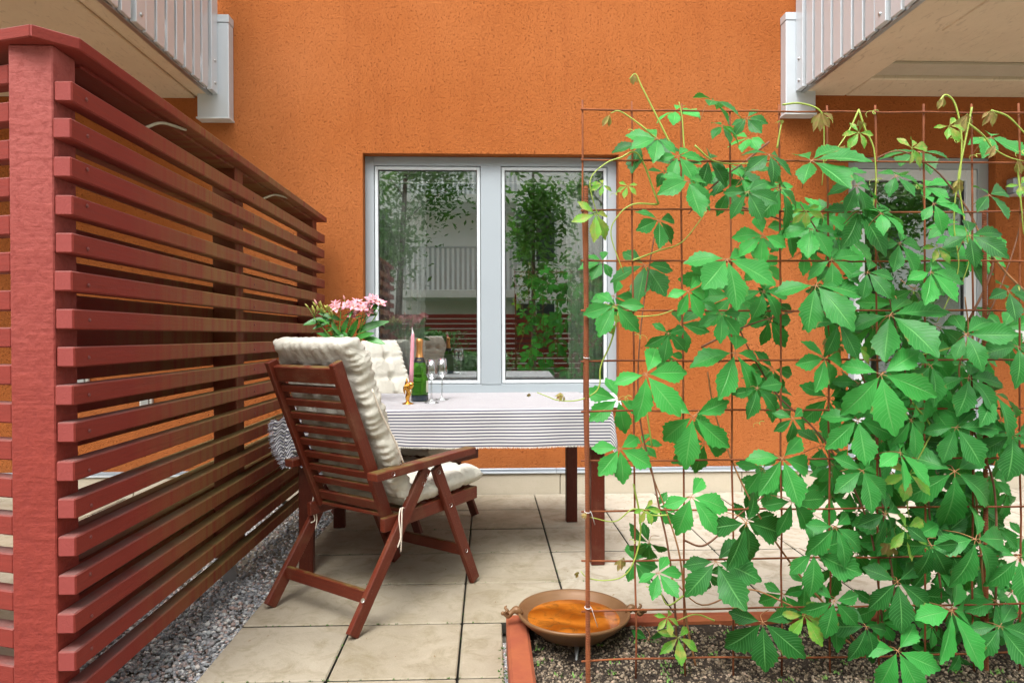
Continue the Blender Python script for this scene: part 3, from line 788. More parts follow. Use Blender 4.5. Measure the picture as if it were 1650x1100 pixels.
def soil_poly(rg):
    x = PX0 + .075 + (2.3) * rg.rand() ** 1.15; y = rg.uniform(1.72, 2.262) if rg.rand() < .8 else rg.uniform(1.4, 2.0)
    if noise.noise(Vector((x * 11, y * 11, 3))) < -.22 + rg.uniform(-.3, .12): return None
    return (x, y)
stones('pebbles', soil_poly, 34000, .0026, .0072, lambda x, y: soilz(x, y) - .002, SOILST, 'tan and brown pebbles scattered over the dark planter soil', 9, flat=.8)
mp = []
for _ in range(70):
    x, y = rg.uniform(.15, 1.6), rg.uniform(1.95, 2.25)
    for q in range(10):
        a = rg.uniform(0, 6.28); l = rg.uniform(.004, .010); p = Vector((x + rg.uniform(-.014, .014), y + rg.uniform(-.014, .014), soilz(x, y) + .005))
        w = Vector((-math.sin(a), math.cos(a), 0)) * l * .4
        mp.append(([p - w, p + w, p + Vector((math.cos(a) * l, math.sin(a) * l, l * .9))], [(0, 1, 2)]))
mv, mf = join_data(mp)
prop(link('seedlings', mesh_from('seedlings', mv, mf, simple('seedling_green', (.12, .26, .04), .6))), 'tiny green seedlings and moss between the planter pebbles', kind='stuff')

# ---- bronze bird bath
BRZ = NT('old_bronze'); _o = BRZ.coord('Object'); _a = BRZ.noise(_o, 14, 7, .7); _b = BRZ.noise(_o, 5, 4)
BRZ = BRZ.fin(BRZ.mix(_b, BRZ.mix(_a, (.11, .060, .024), (.24, .135, .055)), (.19, .085, .034)), BRZ.ramp(_a, [(.3, .38), (.7, .62)]), BRZ.bump(_a, .0012), Metallic=.2)
bc = Vector((P(923, 985, 2.24).x, 2.24, .128)); RB = .186
bath = thing('bird_bath', 'shallow bronze bird bath bowl of rusty water on a stake in the planter', 'bird bath', bc)
prof = [(.001, -.062), (.07, -.060), (.118, -.052), (.127, -.042), (.155, -.022), (RB - .004, .004), (RB, .012), (RB - .002, .017), (RB - .008, .016), (RB - .016, .006), (.142, -.016), (.10, -.036), (.05, -.046), (.001, -.048)]
lathe('bowl', prof, BRZ, bath, (0, 0, 0), 72)
WAT = NT('rusty_water'); _o = WAT.coord('World'); _w = WAT.n('ShaderNodeTexWave', {'Vector': _o, 'Scale': 3.2, 'Distortion': 9.0, 'Detail': 3.0, 'Detail Scale': 1.2}, bands_direction='Y').outputs[1]
_n2 = WAT.noise(_o, 16, 6, .7, 1)
WAT = WAT.fin(WAT.mix(WAT.ramp(_n2, [(.50, 0.0), (.66, .8)]), WAT.mix(_w, (.22, .055, .005), (.42, .13, .014)), (.10, .045, .010)), .06, WAT.bump(WAT.noise(_o, 9, 2), .0004))
V, F = lathe_data([(.0005, -.0085), (.06, -.0085), (.1535, -.0085)], 60)
link('water', mesh_from('water', V, F[::-1], WAT, True), bath, Matrix.Translation((0, 0, 0)), local=True)
tube('stake', catmull([bc + Vector((0, -.03, -.058)), bc + Vector((.0, -.075, -.080)), Vector((P(927, 1070, 2.12).x, 2.12, .005))], 5), [.010, .009, .008, .008, .007, .007, .006, .005, .005, .005, .005], STEEL, bath, 8)
def handle(sgn, name):
    # little seated figure: body, neck and head reaching out over the rim
    b = bc + Vector((sgn * (RB + .004), -.012, .014))
    pts = [b + Vector((-sgn * .020, 0, -.004)), b + Vector((0, 0, .010)), b + Vector((sgn * .014, -.002, .004)), b + Vector((sgn * .028, -.004, -.006)), b + Vector((sgn * .042, -.005, .0005)), b + Vector((sgn * .050, -.006, .004))]
    o = tube('handle', catmull(pts, 4), [.006, .009, .012, .013, .013, .012, .010, .009, .009, .0085, .0095, .010, .0105, .009, .0065, .005, .006, .007, .0065, .005, .003], BRZ, bath, 10)
    V, F = [], []
    parts = []
    for k in (-1, 1):
        q = b + Vector((sgn * .026, k * .010, .002))
        parts.append(tube_data(catmull([q, q + Vector((sgn * .010, k * .008, .008)), q + Vector((sgn * .004, k * .012, .014))], 3), [.004, .005, .005, .0045, .004, .003, .001], 7))
    V, F = join_data(parts)
    link('handle_wing', mesh_from('wing', V, F, BRZ, True), o, Matrix())
handle(-1, 'l'); handle(1, 'r')

# ================================================================ TRELLIS: rusty welded mesh on ribbed bars
tre = thing('mesh_trellis', 'rusty welded wire mesh trellis standing in the planter', 'trellis', (.29, 2.04, .03))
MY = 2.04; ZT = 1.723; PIT = .150
barx = [.2875 + .1492 * k for k in range(15)]
topz = [1.745, 1.743, 1.737, 1.742, 1.738, 1.735, 1.738, 1.742, 1.744, 1.748, 1.746, 1.75, 1.74, 1.74, 1.74]
for k, x in enumerate(barx):
    top = topz[k] + .008; bot = .012
    wob = lambda: jit(.0022)
    pts = [(x - .004 + .013 * (1 - (top - z) / 1.7) * -0.0 + wob(), MY + wob(), z) for z in [top - (top - bot) * i / 11 for i in range(12)]]
    for i in range(12): pts[i] = (pts[i][0] + .0115 * i / 11, pts[i][1], pts[i][2])
    tube('vertical_wire', catmull(pts, 2), .0030, RUST, tre, 7)
for k in range(12):
    z = ZT - PIT * k
    pts = [(barx[0] - .010 + (barx[-1] + .02 - barx[0]) * i / 16, MY - .0062 + jit(.001), z + jit(.0018) + (.004 * math.sin(i * .7) if k in (2, 11) else 0)) for i in range(17)]
    tube('horizontal_wire', catmull(pts, 2), .0030, RUST, tre, 7)
def rebar(x, z0, z1, y, r=.0064, lean=.004):
    n = int((z1 - z0) / .0055); V, F = [], []
    ns = 10; parts = []
    V, F = tube_data([(x - lean * (i / 20), y, z0 + (z1 - z0) * i / 20) for i in range(21)], r, ns)
    parts.append((V, F))
    # slanted ribs
    for i in range(n):
        z = z0 + i * .0075
        if z > z1: break
        xx = x - lean * ((z - z0) / (z1 - z0))
        pts = [(xx + (r + .0002) * math.cos(a), y + (r + .0002) * math.sin(a), z + .0035 * math.sin(a * 1.0)) for a in [math.pi + math.pi * q / 6 for q in range(7)]]
        parts.append(tube_data(pts, .0012, 4, False))
    V, F = join_data(parts)
    return link('ribbed_bar', mesh_from('ribbed_bar', V, F, RUST, False), tre, Matrix())
rebar(P(947, 900, MY - .02).x - .001, -.05, P(945, 300, MY - .02).z, MY - .0185)
rebar(P(1586, 900, MY + .02).x, -.05, P(1577, 330, MY + .02).z, MY + .012, lean=.012)
TIE = simple('white_tie_wire', (.72, .74, .76), .4, .2)
for (px, py, tail) in ((944, 337, 4), (945, 576, 3), (946, 824, 24), (946, 978, 36)):
    c = P(px, py, MY - .0185); r = .0090
    pts = [c + Vector((r * math.cos(a), r * math.sin(a), .002 * math.sin(a))) for a in [6.8 * q / 16 for q in range(17)]]
    pts += [pts[-1] + Vector((.004, -.004, -.006)), pts[-1] + Vector((tail * .0006, -.003, -tail * .0017))]
    o = tube('tie_wire', pts, .0011, TIE, tre, 5)

# ================================================================ TABLE
ta = R(2.5); tc = Vector((-.185, 3.46, 0))
tbl = thing('garden_table', 'dark red stained wooden garden table under the striped cloth', 'table', tc, rz=ta)
TZ = .722; TX, TY = .715, .43
for k in range(8):
    y0 = -TY + .004 + k * (2 * TY - .008) / 8
    box('tabletop_board', (-TX + .05, y0 + .003, TZ - .022), (TX - .05, y0 + (2 * TY - .008) / 8 - .003, TZ - .002), TEAKD, tbl, .003, local=True)
for s in (-1, 1):
    box('end_board', (s * TX - (.048 if s > 0 else 0), -TY, TZ - .024), (s * TX + (.048 if s < 0 else 0), TY, TZ - .002), TEAKD, tbl, .003, local=True)
    box('apron', (-.64, s * .335 - .011, TZ - .105), (.64, s * .335 + .011, TZ - .026), TEAKD, tbl, .003, local=True)
    box('end_apron', (s * .66 - .011, -.32, TZ - .105), (s * .66 + .011, .32, TZ - .026), TEAKD, tbl, .003, local=True)
def tleg(x, y):
    beam('leg', Vector((x, y, 0)), Vector((x, y, TZ - .027)), .062, .046, TEAKD, tbl, up=(0, 1, 0), local=True)
for x in (-.640, .668):
    for y in (-.372, .348): tleg(x + (.02 if x < 0 and y > 0 else 0), y)
beam('gate_leg', Vector((.700, -.05, .02)), Vector((.700, -.05, .62)), .026, .06, TEAKD, tbl, up=(0, 1, 0), local=True)
beam('gate_leg', Vector((-.690, -.19, .02)), Vector((-.690, -.19, .62)), .026, .06, TEAKD, tbl, up=(0, 1, 0), local=True)
for s in (-1, 1): beam('gate_rail', Vector((s * .700, -.05, .56)), Vector((s * .700, .34, .56)), .022, .04, TEAKD, tbl, local=True)

# ---- striped cloth, draped
def cloth():
    OF, OB, OR, OL = .175, .05, .185, .05
    xs = np.linspace(-TX - OL, TX + OR, 260); ys = np.linspace(-TY - OF, TY + OB, 120)
    V, UV, F = [], [], []
    rr = .010
    for y in ys:
        for x in xs:
            dx = max(0, x - TX) if x > 0 else max(0, -x - TX); sx = 1 if x > 0 else -1
            dy = max(0, -TY - y) if y < 0 else max(0, y - TY); sy = -1 if y < 0 else 1
            cx = min(max(x, -TX), TX); cy = min(max(y, -TY), TY)
            d = math.hypot(dx, dy)
            nz = noise.noise(Vector((x * 3, y * 3, 1)))
            if d < 1e-6:
                z = TZ + .0035 + .0012 * noise.noise(Vector((x * 7, y * 9, 5))) + .0018 * max(0, noise.noise(Vector((x * 2.0, y * 14, 2))))
                p = Vector((x, y, z))
            else:
                th = math.atan2(dy, dx); a = min(d / rr, math.pi / 2)
                hor = rr * math.sin(a) if d < rr * math.pi / 2 else rr
                drop = rr * (1 - math.cos(a)) if d < rr * math.pi / 2 else rr + (d - rr * math.pi / 2)
                k = min(1, drop / .15)
                corner = math.sin(2 * th) if dx > 0 and dy > 0 else 0
                wave = .006 * math.sin(x * 19 + 1) * k if dy > dx else .008 * math.sin(y * 15) * k
                wave += .004 * nz * k + corner * .035 * k
                if dy > 0 and dx == 0:      # folds near the middle and at the left where the cloth is rucked
                    wave += .010 * math.exp(-((x + .18) / .05) ** 2) * k + .012 * math.exp(-((x - .32) / .16) ** 2) * k
                    drop -= .012 * math.exp(-((x + .30) / .14) ** 2) * k * k
                hor += wave
                ux, uy = math.cos(th) * sx, math.sin(th) * sy
                if dx > 0 and dy > 0: drop *= 1 + .06 * corner
                if x < -TX:
                    hor = rr + .012 * math.sin(y * 40) * k; drop *= .8
                p = Vector((cx + ux * hor, cy + uy * hor, TZ + .0035 - drop))
            V.append(p); UV.append((x, y))
    w = len(xs)
    for j in range(len(ys) - 1):
        for i in range(w - 1): F.append((j * w + i, j * w + i + 1, (j + 1) * w + i + 1, (j + 1) * w + i))
    root = thing('tablecloth', 'white cotton tablecloth with fine dark stripes and frayed edge', 'tablecloth', tc, rz=ta)
    link('cloth', mesh_from('cloth', V, F, CLOTH, True, UV), root, Matrix(), local=True)
    # frayed threads along the front and end edges
    parts = []; rg = random.Random(2)
    edge = [V[i] for i in range(w)] + [V[j * w + w - 1] for j in range(len(ys))]
    for a, b in zip(edge[:-1], edge[1:]):
        if (a - b).length > .03: continue
        for q in range(5):
            p = a.lerp(b, rg.random()); l = rg.uniform(.003, .009); t = Vector((rg.uniform(-.003, .003), rg.uniform(-.002, .001), -l)); s = Vector((.0007, 0, 0))
            parts.append(([p - s, p + s, p + t + s * .5, p + t - s * .5], [(0, 1, 2, 3)]))
    fv, ff = join_data(parts)
    link('fringe', mesh_from('fringe', fv, ff, simple('cotton_thread', (.70, .67, .60), .9)), root, Matrix(), local=True, kind='stuff')
    return root
cloth()
# rucked throw of the same stripes hanging off the left end
def throw():
    rt = thing('striped_throw', 'rucked striped cotton throw with tassels hanging beside the screen', 'throw', (P(455, 700, 2.95).x, 2.95, .62))
    V, F, UV = [], [], []
    top = [P(441, 676, 2.93), P(470, 668, 3.0), P(500, 676, 3.08)]
    bot = [P(458, 752, 2.93), P(476, 750, 2.98), P(504, 748, 3.05)]
    nu, nv = 50, 40
    for j in range(nv + 1):
        t = j / nv
        for i in range(nu + 1):
            s = i / nu
            a = top[0].lerp(top[1], min(1, s * 2)) if s < .5 else top[1].lerp(top[2], s * 2 - 1)
            b = bot[0].lerp(bot[1], min(1, s * 2)) if s < .5 else bot[1].lerp(bot[2], s * 2 - 1)
            p = a.lerp(b, t); p = p + Vector((-.014 * math.sin(t * 3.1), -.015 * math.sin(s * 14 + t * 4), .006 * math.sin(s * 30 + t * 9)))
            p.y += .005 * math.sin(t * 60)
            V.append(p); UV.append((s * .3, (t * .24 + s * .05) + .004 * math.sin(s * 16)))
    for j in range(nv):
        for i in range(nu): F.append((j * (nu + 1) + i, j * (nu + 1) + i + 1, (j + 1) * (nu + 1) + i + 1, (j + 1) * (nu + 1) + i))
    link('throw_fabric', mesh_from('throw_fabric', V, F, CLOTH, True, UV), rt)
    parts = []; rg = random.Random(3)
    for j in range(0, nv + 1, 1):
        p = V[j * (nu + 1)]
        for q in range(4):
            d = Vector((-rg.uniform(.008, .024), rg.uniform(-.008, .004), -rg.uniform(.002, .012)))
            parts.append(tube_data([p, p + d * .6 + Vector((0, 0, .002)), p + d], [.0013, .0013, .0008], 4, False))
    fv, ff = join_data(parts)
    link('tassels', mesh_from('tassels', fv, ff, simple('grey_thread', (.42, .42, .47), .9)), rt, kind='stuff')
throw()

# ================================================================ RECLINER CHAIRS (local: x forward, y to its left, z up)
SCREW = simple('steel_screw', (.62, .62, .58), .35, .7)
sv_, sf_ = lathe_data([(.0001, -.0022), (.004, -.002), (.0078, -.0012), (.0085, .0008)], 12)
SCREWM = mesh_from('screw', sv_, sf_, SCREW, True)
def chair(label, org, ang):
    c = thing('reclining_chair', label, 'chair', (org[0], org[1], 0), rz=ang, group='reclining wooden garden chairs')
    W = .467
    def bm_(name, a, b, w, h, up=(0, 0, 1)):
        return beam(name, Vector(a), Vector(b), w, h, TEAK, c, up=up, bev=.003, local=True)
    def screw(x, y, z, side, par=None):
        link('screw', SCREWM, c, Matrix.Translation((x, y, z)) @ Matrix.Rotation(R(90 * side), 4, 'X'), local=True)
    for s, y in ((1, 0.0), (-1, W)):            # s: outward is -s*y
        sd_ = -1 if y == 0 else 1
        legs = []
        # legs are sawn boards, wide in the side plane
        bm_('rear_leg', (.012, y, .010), (.392, y, .535), .022, .050)
        bm_('front_leg', (.694, y, .008), (.448, y, .530), .022, .050)
        bm_('seat_rail', (.180, y - sd_ * .024, .352), (.722, y - sd_ * .024, .374), .024, .052)
        bm_('back_post', (-.012, y - sd_ * .050, .958), (.228, y - sd_ * .050, .372), .026, .046)
        bm_('armrest', (.105, y + sd_ * .004, .545), (.668, y + sd_ * .004, .566), .052, .030)
        yo = y + sd_ * .012
        for (x, z) in ((.052, .125),):
            screw(x, yo, z, -sd_)
        for (x, z) in ((.383, .505), (.365, .478), (.455, .508), (.527, .362), (.625, .152)):
            screw(x, yo, z, -sd_)
        screw(.185, y + sd_ * .0305, .548, -sd_)
    # back ladder: top rail and nine slats between the posts
    tp = Vector((-.006, 0, .945)); bt = Vector((.215, 0, .400)); dirb = (bt - tp).normalized()
    bn = Vector((-dirb.z, 0, dirb.x)) * -1
    y0, y1 = .066, W - .066
    L = (bt - tp).length
    def across(name, q, h, t=.018):
        bm_(name, (q.x, y0, q.z), (q.x, y1, q.z), t, h, up=-dirb)
    across('top_rail', tp + dirb * .036, .062, .024)
    for k in range(8):
        across('back_slat', tp + dirb * (.098 + k * (L - .155) / 7.6), .030)
    across('back_slat', tp + dirb * (L - .018), .040)
    # seat slats
    for k in range(7):
        x = .235 + k * .077
        bm_('seat_slat', (x, .040, .378 + .0032 * k), (x, W - .040, .378 + .0032 * k), .045, .015)
    bm_('seat_slat', (.722, .013, .374), (.722, W - .013, .374), .020, .052)
    bm_('rear_stretcher', (.088, .0112, .122), (.088, W - .0112, .122), .020, .048)
    bm_('front_stretcher', (.632, .012, .150), (.632, W - .012, .150), .020, .046)
    return c
A1 = math.atan2(.794, .608)
chair('folding reclining chair in the foreground seen from behind, stained red brown', (-.483, 2.364), A1)
A2 = R(-38)
chair('folding reclining chair behind the table, close to the wall', (-.913, 4.022), A2)

def pad_data(Lx, Wy, T, nx, ny, tx, ty, puff=.62, seed=0):
    """tufted pad: x length, y width, thickness; returns closed mesh data"""
    gx = [Lx * (i + 1) / (tx + 1) for i in range(tx)]; gy = [Wy * (j + 1) / (ty + 1) for j in range(ty)]
    def prof(x, y):
        ex = min(x, Lx - x); ey = min(y, Wy - y)
        e = min(ex, ey); r = .034
        f = 1.0 if e > r else math.sqrt(max(0, 1 - (1 - e / r) ** 2))
        f = .12 + .88 * f
        dip = 0
        for a in gx:
            for b in gy:
                dd = math.hypot(x - a, y - b); dip = max(dip, .80 * math.exp(-(dd / .028) ** 2))
        for a in gx:
            dip = max(dip, .17 * math.exp(-((x - a) / .018) ** 2))
        for b in gy:
            dip = max(dip, .15 * math.exp(-((y - b) / .018) ** 2))
        w = .05 * noise.noise(Vector((x * 14 + seed, y * 14, 0))) + .06 * noise.noise(Vector((x * 5, y * 30 + seed, 2))) * (1 - min(1, e / .09))
        w += .085 * math.sin(x * 190 + 9 * noise.noise(Vector((x * 9, y * 3, seed)))) * max(0, 1 - ey / .05) * min(1, ex / .03) + .06 * math.sin(y * 120 + 6 * noise.noise(Vector((x * 3, y * 9, seed)))) * max(0, 1 - ex / .07)
        return T / 2 * f * (1 - dip) + T * w * f
    V, F = [], []
    for side in (1, -1):
        for j in range(ny + 1):
            y = Wy * (.5 - .5 * math.cos(math.pi * j / ny)) if False else Wy * j / ny
            for i in range(nx + 1):
                x = Lx * i / nx
                ins = .010 * noise.noise(Vector((x * 26 + seed, y * 26, 9)))
                sx = x + (ins if i in (0, nx) else 0); sy = y + (ins if j in (0, ny) else 0)
                V.append(Vector((sx, sy, side * prof(x, y) * (1 if side > 0 else .85))))
    w = nx + 1; o = w * (ny + 1)
    for j in range(ny):
        for i in range(nx):
            F.append((j * w + i, j * w + i + 1, (j + 1) * w + i + 1, (j + 1) * w + i))
            F.append((o + (j + 1) * w + i, o + (j + 1) * w + i + 1, o + j * w + i + 1, o + j * w + i))
    for i in range(nx):
        F.append((i, o + i, o + i + 1, i + 1)); b = ny * w
        F.append((b + i + 1, o + b + i + 1, o + b + i, b + i))
    for j in range(ny):
        F.append(((j + 1) * w, o + (j + 1) * w, o + j * w, j * w)); F.append((j * w + nx, o + j * w + nx, o + (j + 1) * w + nx, (j + 1) * w + nx))
    return V, F
CORD = simple('cotton_cord', (.70, .62, .52), .8, 0, .1, 60)
def cushion(label, org, ang, seed, seat=True, roll=0, lift=0.0, top=1.045):
    c = thing('chair_cushion', label, 'cushion', (org[0], org[1], .4), rz=ang, group='cream tufted chair cushions')
    W = .455; y0 = .006; TYN = 3 if lift == 0 else 2
    # back pad from the seat corner up over the top rail
    b0 = Vector((.300, 0, .440)); b1 = Vector((.046, 0, top)); d = (b1 - b0); L = d.length; d.normalize()
    nrm_ = Vector((d.z, 0, -d.x))                    # towards the sitter
    V, F = pad_data(L, W, .088, 120, 56, 4, TYN, seed=seed)
    VV = []
    for v in V:
        t = v.x / L; p = b0 + d * v.x + nrm_ * (v.z + .004 * math.sin(t * 9)); p.y = y0 + v.y
        if t > .80:                                  # bulges back over the top rail
            k = (t - .80) / .20; p = p - nrm_ * .014 * k ** 1.5
        p.y += .006 * math.sin(t * 23 + seed) * (v.y - W / 2) / W * 2
        VV.append(p - Vector((0, 0, .4)))
    bp = link('back_pad', mesh_from('back_pad', VV, F, FAB, True), c, Matrix(), local=True)
    s0 = Vector((.285, 0, .428)); s1 = Vector((.762, 0, .448)); d2 = (s1 - s0); L2 = d2.length; d2.normalize(); n2 = Vector((-d2.z, 0, d2.x))
    V, F = pad_data(L2, W, .080, 56, 44, 3, 3, seed=seed + 3)
    VV = [s0 + d2 * v.x + n2 * v.z + Vector((0, y0 + v.y, -.4)) for v in V]
    sp = link('seat_pad', mesh_from('seat_pad', VV, F, FAB, True), c, Matrix(), local=True)
    # buttons
    for (base, dd, nn, LL, T, k, par) in ((b0, d, nrm_, L, .045, 4, bp), (s0, d2, n2, L2, .04, 3, sp)):
        for i in range(k):
            for j in range(TYN if par is bp else 3):
                q = base + dd * (LL * (i + 1) / (k + 1)) + nn * (T * .22); q.y = y0 + W * (j + 1) / ((TYN if par is bp else 3) + 1)
                bv, bf = lathe_data([(.0001, .003), (.006, .002), (.008, -.002)], 10)
                R3 = nn.to_track_quat('Z', 'Y').to_matrix().to_4x4(); R3.translation = q - Vector((0, 0, .4))
                link('button', mesh_from('button', bv, bf, FAB, True), par, R3, local=True)
    # ties
    for yy, nn_ in ((-.010, 2), (W + .006, 2)):
        for q in range(nn_):
            a = Vector((.262 - .01 * q, yy + .002, .405)); 
            if yy < 0: pts = [a, a + Vector((-.020, -.010, .004)), a + Vector((-.032 - .004 * q, -.020, -.03)), a + Vector((-.038, -.024 - .006 * q, -.09)), a + Vector((-.044 - .006 * q, -.026, -.148 + .02 * q))]
            else: pts = [a, a + Vector((-.03, .0, -.01)), a + Vector((-.050 - .006 * q, -.02, -.05)), a + Vector((-.044, -.022, -.10)), a + Vector((-.050 - .012 * q, -.02, -.14 + .03 * q))]
            pts = [p - Vector((0, 0, .4)) for p in pts]
            V, F = tube_data(catmull(pts, 5), .0026, 6)
            link('tie_cord', mesh_from('tie_cord', V, F, CORD, True), c, Matrix(), local=True)
    # loop of cord lying on the side of the back pad
    pts = [b0 + d * t + Vector((0, y0 - .012 - .006 * math.sin(t * 9), 0)) + nrm_ * (.012 * math.sin(t * 11)) for t in (.14, .22, .30, .38, .46)]
    V, F = tube_data([p - Vector((0, 0, .4)) for p in catmull(pts, 5)], .0034, 6)
    link('piping_cord', mesh_from('piping_cord', V, F, CORD, True), c, Matrix(), local=True)
    return c
cushion('thick cream tufted cushion on the foreground chair, seen from behind', (-.483, 2.364), A1, 1)
cushion('cream tufted cushion on the chair behind the table', (-.913, 4.022), A2, 7, top=1.02, lift=1)
# ================================================================ THINGS ON THE TABLE
TT = TZ + .0055
def on_table(px, py): q = PZ(px, py, TT); return q
# bottle
BG = NT('green_bottle_glass'); BG.fin((.06, .19, .02), .04); BG.b.inputs['Transmission Weight'].default_value = .85; BG.b.inputs['IOR'].default_value = 1.25; BG.b.inputs['Specular IOR Level'].default_value = .9
BG = BG.m
GOLDF = simple('orange_gold_foil', (.62, .30, .10), .32, .8, .2, 160, .0015)
BLK = simple('black_label', (.012, .012, .016), .35)
q = on_table(676, 645); bs = .94
bot = thing('champagne_bottle', 'green champagne bottle with copper gold foil neck standing on the striped cloth', 'bottle', q)
pr = [(.0001, .006), (.025, .004), (.040, .0), (.0445, .004), (.0450, .02), (.0450, .135), (.0435, .155), (.036, .185), (.026, .212), (.0185, .235), (.0160, .255), (.0150, .300), (.0165, .302), (.0165, .310), (.0001, .311)]
lathe('glass_body', [(r * bs, z * bs) for r, z in pr], BG, bot, (0, 0, 0), 48)
lathe('dark_base', [(r * bs, z * bs) for r, z in [(.0452, .003), (.0456, .008), (.0456, .026), (.0452, .030)]], simple('dark_bottle_glass', (.02, .03, .04), .1), bot, (0, 0, 0), 40)  # darker glass band round the foot of the bottle
fo = lathe('foil', [(r * bs, z * bs) for r, z in [(.0250, .2190), (.0190, .238), (.0168, .257), (.0160, .288), (.0170, .291), (.0178, .300), (.0185, .306), (.0183, .322), (.0150, .327), (.0001, .328)]], GOLDF, bot, (0, 0, 0), 40)
nk = lathe('neck_label', [(r * bs, z * bs) for r, z in [(.0300, .2025), (.0258, .2185), (.0215, .2300)]], BLK, bot, (0, 0, 0), 40)
GOLDI = simple('gold_ink', (.60, .45, .15), .4, .5)
# gold scrawl on the neck band
scr_p = []
for i in range(9):
    a = -1.57 - .45 + i * .11; z = .215 + .0022 * (1 if i % 2 else -1); r = .0275 * 1.0
    scr_p.append(Vector((r * bs * math.cos(a), r * bs * math.sin(a), z * bs)))
V, F = tube_data(catmull(scr_p, 3), .0007, 4); link('gold_lettering', mesh_from('gold_lettering', V, F, GOLDI), nk, Matrix(), local=True)
def curved_label(name, a0, a1, z0, z1, r, mat, par):
    n = 14; V = []; F = []
    for i in range(n + 1):
        a = a0 + (a1 - a0) * i / n
        V += [(r * math.cos(a), r * math.sin(a), z0), (r * math.cos(a), r * math.sin(a), z1)]
    for i in range(n): F.append((2 * i, 2 * i + 2, 2 * i + 3, 2 * i + 1))
    return link(name, mesh_from(name, V, F, mat, True), par, Matrix(), local=True)
lb = curved_label('front_label', R(172), R(222), .040, .098, .0432, BLK, bot)
curved_label('gold_panel', R(176), R(216), .038, .058, .0436, GOLDI, lb)
curved_label('gold_rule', R(178), R(217), .086, .089, .0436, GOLDI, lb)
curved_label('back_label', R(-36), R(8), .044, .100, .0432, simple('cream_label', (.62, .60, .48), .6), bot)
# glasses
CG = mat_clear('clear_glass', (.94, .96, .96), .13)
def flute(px, py, label):
    q = on_table(px, py); g = thing('champagne_glass', label, 'glass', q, group='champagne glasses on the table')
    lathe('foot', [(.0001, .0), (.034, .0), (.036, .0015), (.020, .003), (.006, .006), (.0001, .007)], CG, g, (0, 0, 0), 36)
    lathe('stem', [(.0055, .006), (.0038, .012), (.0036, .09), (.0048, .108), (.0001, .112)], CG, g, (0, 0, 0), 16)
    lathe('bowl', [(.0001, .108), (.008, .112), (.024, .126), (.0275, .140), (.026, .165), (.0215, .208), (.0205, .208), (.0250, .165), (.0262, .141), (.022, .128), (.0001, .117)], CG, g, (0, 0, 0), 40)
    V, F = lathe_data([(.0001, .0), (.0035, .0)], 10); 
    link('red_dot', mesh_from('red_dot', V, F, simple('pink_dot', (.75, .10, .18), .4)), g, Matrix.Translation((-.004, -.0220, .203)) @ Matrix.Rotation(R(96), 4, 'X'), local=True)
flute(695, 648, 'champagne glass nearer the bottle, its bowl overlapping the green glass')
flute(712, 643, 'champagne glass standing clear to the right of the bottle')
# candle holder: brass leaf-like bird figure beside a cup on a round foot
BRASS = simple('polished_brass', (.70, .36, .07), .22, 1.0, .15, 40, .001)
q = on_table(657, 650)
ch = thing('candle_holder', 'small brass candle holder shaped as a standing winged figure', 'candle holder', q)
lathe('foot', [(.0001, .0), (.027, .0), (.028, .003), (.018, .006), (.010, .009), (.007, .014), (.0001, .015)], BRASS, ch, (0, 0, 0), 32)
parts = [tube_data(catmull([(.0, 0, .010), (-.002, 0, .030), (.003, 0, .050), (-.003, 0, .072), (-.008, -.001, .094), (-.005, -.001, .106), (-.006, 0, .122)], 4), [.007, .008, .009, .010, .0105, .011, .012, .012, .011, .010, .0095, .010, .011, .012, .011, .009, .007, .006, .0065, .007, .006, .005, .004, .003, .001], 12),
         tube_data(catmull([(-.010, -.006, .090), (-.017, -.006, .070), (-.013, -.008, .045)], 4), [.003, .005, .006, .006, .005, .005, .004, .003, .001], 8),
         tube_data(catmull([(.002, -.008, .095), (.004, -.010, .070), (.001, -.010, .042)], 4), [.003, .004, .005, .005, .005, .004, .004, .003, .001], 8),
         tube_data(catmull([(-.002, 0, .078), (.008, 0, .070), (.013, 0, .074)], 4), .0045, 8)]
V, F = join_data(parts); link('figure', mesh_from('figure', V, F, BRASS, True), ch, Matrix(), local=True)
lathe('cup', [(.0001, .070), (.008, .072), (.0125, .084), (.0135, .102), (.0120, .102), (.0110, .088), (.0001, .086)], BRASS, ch, (.015, 0, 0), 24)
q2 = q + Vector((.015, 0, .0885))
cd = thing('candle', 'tall pink taper candle with a white wick tip', 'candle', q2)
WAX = simple('pink_wax', (.66, .30, .36), .45, 0, .04, 30); WAX.node_tree.nodes['Principled BSDF'].inputs['Subsurface Weight'].default_value = .15
V, F = lathe_data([(.0001, 0), (.0105, 0), (.0100, .08), (.0092, .195), (.0080, .236), (.0060, .245), (.0001, .250)], 24)
for v in V: v.x += .010 * (v.z / .25)
link('wax', mesh_from('wax', V, F, WAX, True), cd, Matrix(), local=True)
V, F = tube_data(catmull([(.0100, 0, .240), (.0085, 0, .256), (.0062, 0, .263), (.0075, 0, .271)], 4), [.0062, .0058, .005, .004, .0032, .0026, .0024, .0022, .0022, .002, .0018, .0014, .001], 10)
link('wick_tip', mesh_from('wick_tip', V, F, simple('white_wax', (.80, .72, .72), .5), True), cd, Matrix(), local=True)

